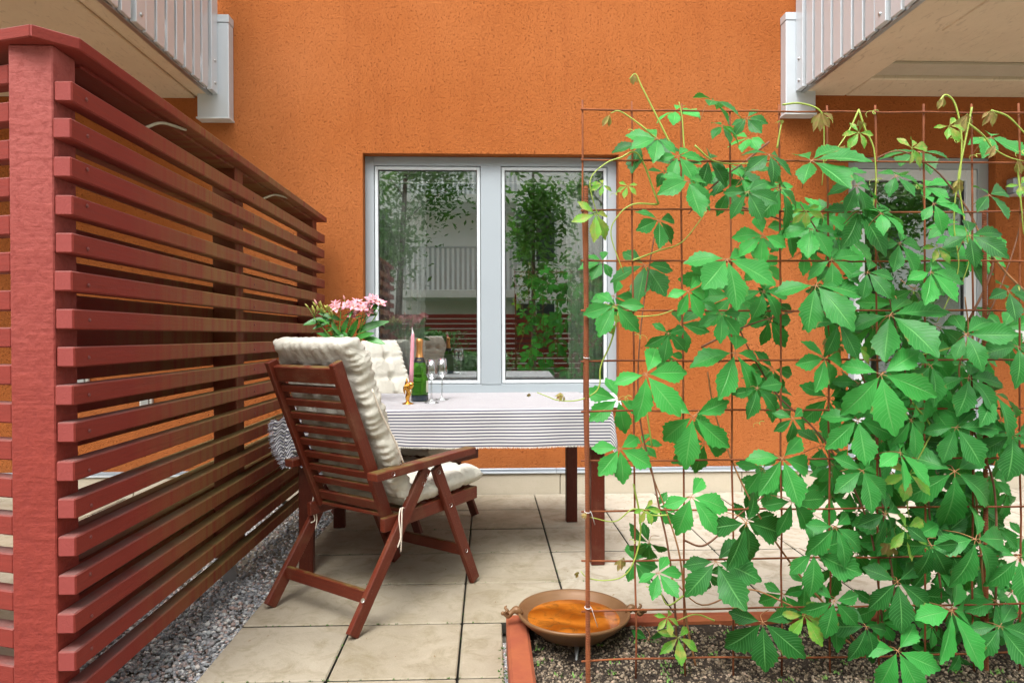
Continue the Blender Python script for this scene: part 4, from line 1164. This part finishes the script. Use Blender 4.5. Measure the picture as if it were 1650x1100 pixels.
# ---- vase and alstroemeria
vq = Vector((P(556, 560, 3.42).x, 3.42, TT))
vs_ = thing('vase', 'clear glass vase hidden behind the cushion holding the flowers', 'vase', vq)
lathe('vase_glass', [(.0001, 0), (.038, 0), (.042, .01), (.048, .09), (.040, .15), (.046, .19), (.043, .19), (.037, .15), (.045, .09), (.039, .014), (.0001, .01)], CG, vs_, (0, 0, 0), 32)
fl = thing('flower_bunch', 'bunch of pink alstroemeria and green buds rising behind the cushion', 'flowers', vq + Vector((0, 0, .02)))
PET = NT('pink_petal'); _uv = PET.n('ShaderNodeUVMap').outputs[0]; _s = PET.n('ShaderNodeSeparateXYZ', {0: _uv})
_c = PET.mix(PET.ramp(_s.outputs[1], [(.1, 0.0), (.75, 1.0)]), (.80, .62, .48), (.80, .27, .36))
_c = PET.mix(PET.ramp(PET.n('ShaderNodeTexWave', {'Vector': _uv, 'Scale': 9.0, 'Distortion': 3.0}).outputs[0], [(.8, 0.0), (.9, .35)]), _c, (.55, .10, .16))
_c = PET.mix(PET.math('MULTIPLY', PET.rand(), .45), _c, (.86, .52, .56))
PET.fin(_c, .5); PET.b.inputs['Subsurface Weight'].default_value = .1; PET = PET.m
BUD = simple('green_yellow_bud', (.50, .50, .12), .5, 0, .3, 40)
GRN = simple('flower_leaf_green', (.045, .22, .030), .4, 0, .35, 14); STG = simple('flower_stem_green', (.20, .40, .06), .45, 0, .2, 20)
def strip_leaf(L, w, droop, n=8, cup=.25):
    V, F, UV = [], [], []
    for i in range(n + 1):
        t = i / n; hw = w * (math.sin(math.pi * min(1, t * .92 + .06)) ** .8); z = -droop * t * t * L
        for s in (-1, 0, 1):
            V.append(Vector((t * L, s * hw, z + abs(s) * hw * cup))); UV.append((s, t))
    for i in range(n):
        for k in range(2): F.append((i * 3 + k, (i + 1) * 3 + k, (i + 1) * 3 + k + 1, i * 3 + k + 1))
    return V, F, UV
def flower_mesh():
    V, F, UV = [], [], []
    for k in range(6):
        a = k * math.pi / 3; lean = R(38 if k % 2 else 52); wv, wf, wu = strip_leaf(.034, .0085 if k % 2 else .011, .35, 6, .4)
        M = Matrix.Rotation(a, 4, 'Z') @ Matrix.Rotation(-R(90) + lean, 4, 'Y')
        o = len(V); V += [M @ v for v in wv]; F += [tuple(i + o for i in f) for f in wf]; UV += wu
    for k in range(5):
        a = k * 1.256 + .3; tv, tf = tube_data([(0, 0, .002), (.003 * math.cos(a), .003 * math.sin(a), .014), (.007 * math.cos(a), .007 * math.sin(a), .024)], [.0006, .0006, .0011], 4)
        o = len(V); V += tv; F += [tuple(i + o for i in f) for f in tf]; UV += [(0, .9)] * len(tv)
    return mesh_from('flower', V, F, PET, True, UV)
FM = flower_mesh()
bv, bf = lathe_data([(.0001, 0), (.003, .002), (.0055, .010), (.0050, .020), (.0025, .028), (.0001, .031)], 8); BM = mesh_from('bud', bv, bf, BUD, True)
BMP = mesh_from('pink_bud', bv, bf, simple('pink_bud', (.72, .34, .32), .5), True)
LMs = [mesh_from('leaf', *strip_leaf(.075, .011, d, 8)[:2], GRN, True) for d in (.1, .5, .9)]
def orient(p, d, roll=0, sc=1):
    Q = Vector(d).normalized().to_track_quat('Z', 'Y').to_matrix().to_4x4() @ Matrix.Rotation(roll, 4, 'Z') @ Matrix.Scale(sc, 4)
    Q.translation = p; return Q
def orient_x(p, d, up, sc=1):
    x = Vector(d).normalized(); z = Vector(up); z = (z - x * x.dot(z)).normalized(); y = z.cross(x)
    M = Matrix((x * sc, y * sc, z * sc)).transposed().to_4x4(); M.translation = p; return M
rg = random.Random(12)
base = vq + Vector((0, 0, .12))
FYD = 3.38
heads = [((520, 497), 'bud', 10), ((534, 500), 'bud', 7), ((506, 500), 'bud', 5), ((549, 492), 'fl', 2), ((553, 487), 'pb', 2), ((569, 492), 'fl', 4), ((584, 500), 'fl', 3), ((596, 486), 'fl', 4), ((608, 495), 'fl', 2), ((560, 512), 'fl', 1)]
for (px, py), kind, n in heads:
    top = P(px, py, FYD + rg.uniform(-.05, .05)); mid = base.lerp(top, .5) + Vector((rg.uniform(-.015, .015), rg.uniform(-.02, .02), .01))
    if kind != 'pb' and not (kind == 'fl' and n == 1): tube('stem', catmull([base + Vector((rg.uniform(-.02, .02), rg.uniform(-.02, .02), -.06)), mid, top - Vector((0, 0, .03))], 5), .0030, STG, fl, 6)
    for k in range(n):
        p = top + Vector((rg.uniform(-.03, .03), rg.uniform(-.03, .02), rg.uniform(-.022, .02)))
        hub = top - Vector((0, 0, .03)); d = (p - hub).normalized() + Vector((0, -.35, .25))
        tube('flower_stalk', [hub, hub.lerp(p, .6) + Vector((0, 0, .003)), p], .0013, STG, fl, 5)
        if kind == 'fl': link('flower', FM, fl, orient(p, d + Vector((rg.uniform(-.3, .3), -.3, 0)), rg.uniform(0, 6), rg.uniform(.85, 1.15)))
        else: link('bud', BM if kind == 'bud' and rg.random() < .93 else BMP, fl, orient(p, d + Vector((rg.uniform(-.5, .3), 0, rg.uniform(-.2, .3))), rg.uniform(0, 6), rg.uniform(.8, 1.15)))
    for k in range(5 if kind == 'bud' else 3):
        p = (top - Vector((0, 0, .03))).lerp(base, rg.uniform(-.05, .35)); a = rg.uniform(0, 6.28)
        link('leaf', rg.choice(LMs), fl, orient_x(p, (math.cos(a), math.sin(a) * .5 - .2, rg.uniform(-.3, .5)), (0, -.5, 1), rg.uniform(.5, .85)))
for (x0, y0, x1, y1, s) in ((529, 512, 490, 520, .9), (535, 515, 505, 527, .8), (575, 535, 612, 512, 1.1), (570, 545, 600, 535, 1.25), (585, 543, 618, 551, 1.1), (545, 545, 536, 520, .9), (551, 540, 556, 515, .8), (562, 545, 575, 515, .9), (535, 543, 512, 535, .6), (548, 515, 520, 500, .7), (597, 505, 610, 485, .7), (530, 545, 548, 535, .9), (590, 508, 606, 505, .6), (553, 543, 541, 528, .8)):
    p = P(x0, y0, FYD); t = P(x1, y1, FYD - .04); link('leaf', rg.choice(LMs[:2]), fl, orient_x(p, t - p, (rg.uniform(-.3, .3), -1, .6), (t - p).length / .072))

# ================================================================ VIRGINIA CREEPER
def leaflet(L, rgl, droop, fold, nt=9, wid=.30):
    V, F, UV = [], [], []
    rows_ = nt * 2
    cols_ = (-1, -.5, 0, .5, 1)
    tw = rgl.uniform(-.18, .18); wv = rgl.uniform(0, 6); side = rgl.uniform(-.10, .10)
    for i in range(rows_ + 1):
        t = i / rows_
        # obovate with drawn-out tip
        w = wid * (math.sin(math.pi * min(1, t ** 1.38)) ** .95) * (1 - .50 * (max(0, t - .62) / .38) ** 1.3) + .012 * (1 - t)
        if t > .30 and i % 2 == 0 and i < rows_: w *= .86; 
        adv = .030 if (t > .30 and i % 2 == 1) else 0
        for s in cols_:
            ww = w if abs(s) == 1 else wid * (math.sin(math.pi * min(1, t ** 1.38)) ** .95) * .97 * (1 - .50 * (max(0, t - .62) / .38) ** 1.3) + .01 * (1 - t)
            y = s * ww; x = t + (adv if abs(s) == 1 else 0)
            z = -droop * t * t + abs(s) * ww * fold + .009 * math.sin(t * 17 + wv + s) * abs(s) * (1 if t > .1 else 0)
            z += tw * t * y - .05 * math.sin(math.pi * t) * 0
            yy = y + side * t * t
            V.append(Vector((x * L, yy * L, z * L))); UV.append((s, t))
    c = len(cols_)
    for i in range(rows_):
        for k in range(c - 1): F.append((i * c + k, (i + 1) * c + k, (i + 1) * c + k + 1, i * c + k + 1))
    return V, F, UV
STEMG = simple('creeper_stem_green', (.32, .42, .07), .45, 0, .3, 20); STEMB = simple('creeper_stem_brown', (.20, .085, .045), .75, 0, .35, 40, .002)
STEMR = simple('petiole_red', (.36, .17, .07), .5, 0, .3, 25)
def compound(seed, mat, fold=.25, droop=.25, wid=.30, petiole=True, closed=0.0, tri=False):
    rgl = random.Random(seed); V, F, UV, MI = [], [], [], []
    angs = [(0, 1.0), (56, .95), (-56, .95), (115, .72), (-115, .72)]
    if tri: angs = angs[:3]
    for a, l in angs:
        a = (a + rgl.uniform(-9, 9)) * (1 - closed * .5); l *= rgl.uniform(.88, 1.06)
        lv, lf, lu = leaflet(l, rgl, droop * rgl.uniform(.2, 1.6), fold * rgl.uniform(.4, 1.4), 8, wid * rgl.uniform(.88, 1.1))
        M = Matrix.Rotation(R(a), 4, 'Z') @ Matrix.Rotation(R(rgl.uniform(-6, 16) + closed * 40), 4, 'Y') @ Matrix.Rotation(R(rgl.uniform(-18, 18)), 4, 'X') @ Matrix.Translation((.085, 0, 0))
        o = len(V); V += [M @ v for v in lv]; F += [tuple(i + o for i in f) for f in lf]; UV += lu; MI += [0] * len(lf)
        tv, tf = tube_data([(0, 0, 0), M @ Vector((.02, 0, -.004))], .007, 5, False)
        o = len(V); V += tv; F += [tuple(i + o for i in f) for f in tf]; UV += [(0, 0)] * len(tv); MI += [1] * len(tf)
    if petiole:
        pl_ = rgl.uniform(.7, 1.1)
        tv, tf = tube_data(catmull([(0, 0, 0), (-.12 * pl_, rgl.uniform(-.1, .1), -.25 * pl_), (-.15 * pl_, rgl.uniform(-.2, .2), -.7 * pl_)], 4), .010, 5)
        o = len(V); V += tv; F += [tuple(i + o for i in f) for f in tf]; UV += [(0, 0)] * len(tv); MI += [1] * len(tf)
    return mesh_from('creeper_leaf', V, F, None, True, UV, [mat, STEMR if mat is LEAF else STEMG], MI)
CL = [compound(100 + i, LEAF, droop=.18 + .05 * (i % 4)) for i in range(14)]
CY = [compound(200 + i, LEAFY, fold=.35, wid=.24, petiole=False) for i in range(4)]
CT = [compound(300 + i, LEAFR, fold=.5, wid=.20, petiole=False, closed=.8, tri=(i > 1)) for i in range(4)]
vine = thing('virginia_creeper', 'lush Virginia creeper climbing the rusty mesh from the planter', 'climbing plant', (1.0, 2.1, .06))
rg = random.Random(21)
nleaf = 0
def put_leaf(px, py, L, ang=-75, Y=None, kind='m', tilt=None, me=None):
    global nleaf
    Y = Y if Y is not None else MY - .03 - rg.uniform(.01, .10)
    c = P(px, py, Y); a = R(ang)
    n = Vector((rg.uniform(-.45, .45), -.85, (.42 if tilt is None else tilt) + rg.uniform(-.18, .22))).normalized()
    d = Vector((math.cos(a), 0, math.sin(a))); d = (d - n * n.dot(d)).normalized(); y = n.cross(d)
    s = L * Y / FPX * .99
    M = Matrix((d * s, y * s, n * s)).transposed().to_4x4(); M.translation = c
    me = me or rg.choice({'m': CL, 'y': CY, 't': CT}[kind])
    o = link('leaf', me, vine, M); nleaf += 1
    return o
M_ = [ # px, py, leaflet length px, direction of the middle leaflet
 (1165,204,40,-20,.8),(1150,163,52,5,1.2),(1060,224,50,-140,.6),(1093,252,46,-60,.6),(1110,292,62,-95,.3),(1172,418,84,-85,.5),(1258,304,72,-75,.3),(1062,355,52,-100,.4),
 (1308,260,86,-20,1.0),(1380,300,56,-60,.5),(1384,342,76,-70,.6),(1450,393,56,-60,.5),(1595,316,52,-30,.6),(1563,381,60,-45,.6),(1315,461,86,-60,.5),(1308,370,55,-110,.5),
 (1041,604,76,-50,.5),(1184,569,94,-62,.4),(1117,671,80,-92,.1),(998,723,56,-80,.3),(1077,538,42,-95,.1),(1163,506,44,-100,.2),(992,492,56,-110,.1),(1113,801,66,-60,.4),
 (1260,739,76,-75,.4),(1277,675,40,-85,.0),(1220,626,52,-50,.1),(1434,509,92,-60,.8),(1420,604,90,-75,.4),(1382,677,72,-80,.3),(1329,578,60,-115,.1),(1389,759,62,-95,.4),
 (1601,635,76,-75,.6),(1631,702,72,-95,.2),(1538,761,100,-88,.1),(1468,678,56,-80,.3),(1556,540,66,-25,.6),(1202,843,82,-65,.3),(1153,905,76,-70,.3),(1060,923,46,-60,.6),
 (1228,1003,76,-80,.3),(1276,808,66,-50,.3),(1445,1049,72,-70,.4),(1533,985,92,-70,.3),(1445,938,72,-85,.3),(1571,870,92,-60,.2),(1427,829,62,-40,.3),(1343,969,56,-100,.2),
 (1230,380,50,-150,.3),(1340,420,58,-40,.5),(1398,440,50,-60,.6),(1500,440,60,-60,.5),(1625,470,58,-50,.6),(1640,560,66,-110,.4),(1500,590,66,-100,.2),(1350,520,62,-60,.4),
 (1540,690,66,-60,.3),(1345,850,64,-80,.2),(1310,890,72,-35,.3),(1500,880,60,-110,.2),(1640,900,70,-80,.3),(1610,1010,66,-70,.3),(1395,1010,60,-120,.3),(1230,470,52,-60,.4),
 (1505,330,50,-30,.7),(1420,345,56,10,.7),(1445,285,50,-10,.8),(1240,250,52,-90,.5),(1205,310,50,-70,.4),(1110,470,46,-60,.3),(1560,610,70,-60,.4),(1450,730,66,-50,.3)]
for (px, py, L, a, t) in M_: put_leaf(px, py, L, a, tilt=t, Y=MY - .05 - rg.uniform(0, .09))
for (px, py, L, a) in ((1465,765,46,-100),(1382,559,32,-70),(1074,995,28,-90),(1092,1027,42,-90),(1295,992,48,-75),(1459,854,50,-30),(960,345,46,-110),(975,510,30,-60),(1012,300,22,-100),
                       (1040,820,26,-60),(1645,300,26,-60),(1630,478,26,-60),(1530,205,28,-60),(1300,340,30,-80),(1510,400,34,-70),(1385,215,30,-120),(1470,240,40,10),(972,298,22,-150)):
    put_leaf(px, py, L, a, kind='y', Y=MY - .04 - rg.uniform(0, .05))
for (px, py, L, a) in ((1433,876,28,-90),(1325,182,30,-90),(1384,195,28,-10),(1023,120,16,-110),(984,185,20,-120),(1560,185,34,-70),(1598,180,24,-80),(1522,158,18,-110),(945,830,10,170),(1362,236,26,-100),
                       (1345,545,26,-150),(1345,555,24,-60),(1030,640,10,0),(1605,235,22,-110),(908,636,14,-150),(852,633,8,-90),(1000,900,20,-80),(1545,290,24,-60),(1262,195,16,90),(1640,260,22,-60),(1275,905,12,-90),(930,920,12,-90)):
    put_leaf(px, py, L, a, kind='t', Y=MY - .02 - rg.uniform(0, .04))
DENS = """0222100011
0243453211
0122677432
1134566542
1124467764
1223367776
1121358886
1123579987
0133568998
0333347998
0122346898
0101014542"""
cells = []
for j, row in enumerate(DENS.split()):
    for i, ch_ in enumerate(row):
        for _ in range((int(ch_) + (4 if int(ch_) > 6 else 0)) if i > 4 else (int(ch_) + 1) // 2 if j > 4 else int(ch_) + (1 if ch_ > '1' else 0)): cells.append((950 + 70 * i, 160 + 77.5 * j))
rg.shuffle(cells)
for (cx, cy) in cells[:180]:
    px = cx + rg.uniform(0, 70); py = cy + rg.uniform(0, 77)
    if 1180 < px < 1340 and 560 < py < 720 and rg.random() < .6: continue
    if 1500 < px < 1590 and 420 < py < 540 and rg.random() < .5: continue
    put_leaf(px, py, rg.uniform(30, 66), rg.choice((-75, -75, -40, -110, -150, 0)) + rg.uniform(-25, 25), Y=MY + rg.uniform(.0, .20), tilt=rg.uniform(.1, 1.2) if py < 430 else rg.uniform(-.2, .6))
for _ in range(12):         # the creeper goes on past the picture's edge
    put_leaf(rg.uniform(1660, 1950), rg.uniform(260, 1040), rg.uniform(45, 75), -75 + rg.uniform(-40, 40), Y=MY + rg.uniform(-.1, .15))
print('leaves', nleaf)
# stems
def stem(pts, r0, r1, mat, Y=None):
    P3 = [P(x, y, (Y or MY + .01) + dy) for (x, y, dy) in [(q + (0,))[:3] if len(q) == 2 else q for q in pts]]
    c = catmull(P3, 6); n = len(c)
    return tube('stem', c, [r0 + (r1 - r0) * i / (n - 1) for i in range(n)], mat, vine, 6)
wood = [
 [(1090,1060,.05),(1085,960),(1075,880),(1062,820),(1050,760),(1035,700),(1028,640),(1030,560),(1040,470),(1055,380)],
 [(1120,1075,.03),(1105,1000),(1095,900),(1075,830),(1052,770),(1035,720)],
 [(1400,1060,.06),(1330,1010),(1260,970),(1200,950),(1130,975),(1080,930)],
 [(1395,1060,.06),(1350,1000),(1290,930),(1240,860),(1200,790),(1170,720),(1150,660),(1140,600)],
 [(1425,1055,.05),(1415,950),(1400,850),(1360,760),(1310,690),(1255,640),(1210,570),(1180,500),(1160,430)],
 [(1430,1055,.07),(1440,960),(1425,850),(1415,740),(1400,640),(1370,560),(1340,480),(1330,400),(1290,330)],
 [(1500,1050,.06),(1515,960),(1500,860),(1490,760),(1470,660),(1450,560),(1430,470),(1410,400)],
 [(1590,1040,.05),(1580,900),(1570,780),(1560,660),(1545,600),(1560,540),(1555,480)],
 [(1600,1040,.05),(1605,900),(1600,780),(1570,700),(1560,620),(1580,540),(1610,470),(1635,400),(1650,340)],
 [(1560,520),(1590,460),(1600,420),(1580,380),(1560,340),(1530,300),(1500,270),(1450,245),(1400,262)],
 [(1650,470),(1620,440),(1590,400),(1565,350)],
 [(1100,870),(1130,880),(1160,860),(1190,830),(1230,800)],
 [(1130,560),(1170,540),(1220,520),(1290,500)],
 [(1180,330),(1230,345),(1290,360),(1340,330)],
 [(1240,230,.0),(1200,262),(1150,300),(1110,345)]]
for w_ in wood: stem(w_, .0036, .0020, STEMB if rg.random() < .75 else STEMR, MY + rg.uniform(.0, .03))
green = [
 [(1062,330),(1030,250),(1000,255),(975,265),(952,290),(958,330),(975,370)], [(1082,235),(1060,190),(1035,140),(1025,120),(1015,128)],
 [(1060,225),(1030,200),(1000,180),(985,183)], [(1060,330),(1020,330),(995,350),(985,380),(1005,440)],
 [(1020,420),(1060,405),(1100,390),(1140,340)], [(975,490),(1000,500),(1020,510),(1060,508),(1085,500)],
 [(998,498),(985,550),(968,590),(966,620),(955,635),(930,645),(900,645),(880,638),(865,632)],
 [(1050,720),(1040,650),(1035,620)], [(1075,830),(1050,830),(1020,820),(990,840),(950,833)],
 [(1020,780),(1030,830),(1030,870),(1018,910),(1000,930),(970,935),(945,930),(935,920)],
 [(1120,300),(1105,250),(1100,190),(1095,165)], [(1120,235),(1150,260),(1190,265),(1240,262)], [(1253,240),(1258,210),(1262,195)],
 [(1262,170),(1290,168),(1320,178),(1328,200),(1328,260),(1325,300)], [(1385,178),(1370,210),(1350,240),(1330,262)],
 [(1385,180),(1395,210),(1405,230),(1410,250),(1412,300),(1405,350)],
 [(1515,165),(1525,155),(1540,170),(1550,220),(1548,280),(1540,320),(1538,370),(1545,430),(1530,480),(1510,520)],
 [(1567,175),(1560,210),(1550,260),(1545,290),(1550,330),(1558,380),(1562,420),(1550,460)],
 [(1598,180),(1625,190),(1650,215),(1670,240)], [(1560,200),(1585,220),(1600,240),(1625,255),(1650,262)], [(1640,270),(1645,320),(1650,380)],
 [(1540,560),(1500,570),(1460,575),(1425,565)], [(1470,650),(1500,690),(1490,720),(1465,765)], [(1465,765),(1460,800),(1465,840)],
 [(1100,960),(1075,975),(1060,950),(1040,945)], [(1150,1000),(1120,990),(1090,1000)]]
for g_ in green: stem(g_, .0030, .0014, STEMG, MY - .012)
# curling tendrils
for (px, py, s) in ((1400,180,1),(1340,190,-1),(1405,290,1),(1595,225,-1),(1470,300,1),(1030,210,-1),(1445,850,1),(1565,250,1),(985,310,1),(1040,540,-1),(1640,245,1),(1550,225,-1),(1000,640,1),(1480,470,-1),(1215,680,1),(1030,870,-1),(1335,880,1),(1660,340,1)):
    c = P(px, py, MY - .02); r = rg.uniform(.006, .014); n = 26
    pts = [c + Vector((s * (.028 * (1 - t / n) + r * math.cos(t * .42) * (.35 + .65 * t / n)), .004 * math.sin(t * .4), r * math.sin(t * .42) * (.35 + .65 * t / n) - .012 * t / n)) for t in range(n)]
    tube('tendril', pts, [.0013 - .0008 * i / n for i in range(n)], STEMG, vine, 5)

# ================================================================ WHAT STANDS BEHIND THE CAMERA (seen mirrored in the panes)
WHITEW = simple('white_render', (.88, .88, .87), .9, 0, .08, 3, coord='Object')
DARKG = simple('dark_window', (.05, .06, .07), .1); LAWN = simple('lawn_green', (.05, .13, .025), .95, 0, .4, 20)
prop(link('lawn', mesh_from('lawn', [(-14, -8.9, -.03), (14, -8.9, -.03), (14, -2.2, -.03), (-14, -2.2, -.03)], [(0, 1, 2, 3)], LAWN)), 'green lawn behind the camera', kind='stuff')
ob = thing('opposite_house', 'white apartment house with balconies mirrored in the window', 'house', (0, -9.5, 0))
wl = box('wall', (-13, -12, -.06), (19, -9.5, 9), WHITEW, ob, 0)
for fz in (-.3, 2.2, 4.9):
    for x in (-9, -5.6, -3.3, 1.3, 4.6, 8.2, 11.0, 15.5):
        w = box('window', (x - .6, -9.5, fz + .8), (x + .6, -9.46, fz + 2.3), FRAMEW, ob, .01)
        box('pane', (x - .52, -9.46, fz + .88), (x - .03, -9.45, fz + 2.22), DARKG, w, 0); box('pane', (x + .03, -9.46, fz + .88), (x + .52, -9.45, fz + 2.22), DARKG, w, 0)
for fz, x in ((2.0, -.75), (4.4, -.75), (2.2, 6.4), (4.9, 6.4), (2.2, -7.3), (4.9, -7.3), (2.2, 13.2), (4.9, 13.2)):
    b = box('balcony', (x - 1.5, -9.45, fz), (x + 1.5, -7.9, fz + .2), WHITEW, ob, .01)
    for i in range(24): box('railing_bar', (x - 1.48 + i * .126, -7.93, fz + .2), (x - 1.42 + i * .126, -7.91, fz + 1.25), ALUW, b, 0)
    box('handrail', (x - 1.5, -7.95, fz + 1.25), (x + 1.5, -7.89, fz + 1.29), ALUW, b, 0)
bf_ = thing('slat_fence', 'dark red slat fence across the courtyard mirrored in the window', 'fence', (0, -4.2, 0))
for k in range(14): box('slat', (-4, -4.2, .12 + k * .098), (6, -4.16, .195 + k * .098), FENCE, bf_, .003)
for x in (-4, -2, 0, 2, 4, 5.9): box('post', (x, -4.29, 0), (x + .1, -4.205, 1.52), FENCE, bf_, .003)
LEAFT = simple('tree_leaf_green', (.08, .24, .035), .5, 0, .4, 3); BARK = simple('tree_bark', (.10, .08, .06), .9, 0, .3, 20, .01)
_nt = LEAFT.node_tree; _tr = _nt.nodes.new('ShaderNodeBsdfTranslucent'); _tr.inputs[0].default_value = (.10, .26, .03, 1); _mx = _nt.nodes.new('ShaderNodeMixShader'); _mx.inputs[0].default_value = .4
_nt.links.new(_nt.nodes['Principled BSDF'].outputs[0], _mx.inputs[1]); _nt.links.new(_tr.outputs[0], _mx.inputs[2]); _nt.links.new(_mx.outputs[0], _nt.nodes['Material Output'].inputs[0])
def tree(x, y, h, cz0, cr, n, label, seed, lean=0, tr=.05, group='courtyard trees behind the camera'):
    r_ = random.Random(seed); t = thing('tree', label, 'tree', (x, y, 0), group=group)
    parts = [tube_data(catmull([(x, y, 0), (x + lean * .4, y, h * .35), (x + lean, y, h * .7), (x + lean * 1.1, y, h)], 4), [tr - tr * .75 * i / 12 for i in range(13)], 8)]
    blobs = []
    for i in range(16):
        a = r_.uniform(0, 6.28); z = r_.uniform(cz0, h); rr_ = cr * r_.uniform(.35, 1) * (1 - .5 * abs((z - (cz0 + h) / 2) / (h - cz0)))
        e = Vector((x + lean + math.cos(a) * rr_, y + math.sin(a) * rr_, z)); s = Vector((x + lean * .8, y, max(.8, z - rr_ * .7)))
        parts.append(tube_data(catmull([s, s.lerp(e, .5) + Vector((0, 0, .1)), e], 3), [.016, .014, .012, .01, .008, .006, .004], 5)); blobs += [e, s.lerp(e, .6)]
    V, F = join_data(parts); link('trunk', mesh_from('trunk', V, F, BARK, True), t)
    V = np.zeros((n, 4, 3)); 
    for i in range(n):
        b = r_.choice(blobs); c = b + Vector((r_.gauss(0, .17), r_.gauss(0, .17), r_.gauss(0, .15) - .05)) * (cr / .9)
        a = Vector((r_.gauss(0, 1), r_.gauss(0, 1), r_.gauss(0, .6))).normalized(); b2 = a.cross(Vector((r_.gauss(0, 1), r_.gauss(0, 1), 1))).normalized(); s = r_.uniform(.035, .085)
        V[i] = [c - a * s, c - b2 * s * .42, c + a * s, c + b2 * s * .42]
    F = [(4 * i, 4 * i + 1, 4 * i + 2, 4 * i + 3) for i in range(n)]
    link('crown', mesh_from('crown', V.reshape(-1, 3), F, LEAFT), t)
tree(.72, -1.55, 4.6, 2.0, .85, 2800, 'young slim tree mirrored in the middle of the right window light', 1, 0, .045)
tree(-1.9, -4.9, 6.0, 2.3, 1.7, 9000, 'broad leafy tree mirrored in the left window light', 2, .2, .09)
tree(7.3, -3.4, 5.4, 1.2, 1.6, 15000, 'bushy unseen tree placed to darken the balcony door reflection', 3, 0, .06)  # added out of view so the door pane mirrors something dark
tree(2.2, -3.6, 4.8, 1.6, .9, 4500, 'small leafy tree mirrored right of the slim one', 5, 0, .05)
def bush(x, y, r, h, n, label, seed):
    r_ = random.Random(seed); t = thing('bush', label, 'bush', (x, y, 0), group='courtyard bushes behind the camera')
    parts = [tube_data([(x, y, 0), (x + r_.uniform(-r, r) * .5, y, h * .7)], [.01, .004], 5) for _ in range(6)]
    V, F = join_data(parts); link('stem', mesh_from('stem', V, F, BARK), t)
    V = np.zeros((n, 4, 3))
    for i in range(n):
        c = Vector((x + r_.gauss(0, r * .5), y + r_.gauss(0, r * .4), h * (.15 + .75 * r_.random() ** .6)))
        a = Vector((r_.gauss(0, 1), r_.gauss(0, 1), r_.gauss(0, .8))).normalized(); b2 = a.cross(Vector((0, .3, 1))).normalized(); s = r_.uniform(.03, .06)
        V[i] = [c - a * s, c - b2 * s * .3, c + a * s, c + b2 * s * .3]
    link('foliage', mesh_from('foliage', V.reshape(-1, 3), [(4 * i, 4 * i + 1, 4 * i + 2, 4 * i + 3) for i in range(n)], simple('bush_green', (.07, .24, .03), .5, 0, .4, 4)), t)
bush(-1.0, -2.9, .45, 1.25, 3500, 'rounded green bush mirrored low in the left window light', 4)
bush(-.2, -2.4, .55, .85, 3500, 'low feathery green bush mirrored beside the mullion', 6)

# pale ground added behind the camera to bounce light onto the opposite house
prop(link('bounce_ground', mesh_from('bounce_ground', [(-14, -2.19, -.045), (14, -2.19, -.045), (14, .47, -.045), (-14, .47, -.045)], [(0, 1, 2, 3)], mat_concrete('pale_bounce_concrete', (.42, .39, .33), (.56, .52, .45)))), kind='structure')
# fallen bits on the slabs
FALL = simple('dry_leaf_bit', (.20, .11, .04), .8, 0, .4, 30)
fp = []
r9 = random.Random(77)
for _ in range(90):
    x, y = r9.uniform(-.85, 1.6), r9.uniform(2.5, 4.4)
    if r9.random() < .3: x, y = r9.uniform(-.85, 0), r9.uniform(1.9, 2.5)
    a = r9.uniform(0, 6.28); l = r9.uniform(.002, .007)
    c = Vector((x, y, .004)); u = Vector((math.cos(a), math.sin(a), r9.uniform(-.1, .3))) * l; v = Vector((-math.sin(a), math.cos(a), .2)) * l * .4
    fp.append(([c - u, c - v, c + u, c + v], [(0, 1, 2), (0, 2, 3)]))
fv, ff = join_data(fp)
prop(link('litter', mesh_from('litter', fv, ff, FALL)), 'crumbs of dry leaf lying on the slabs', kind='stuff')
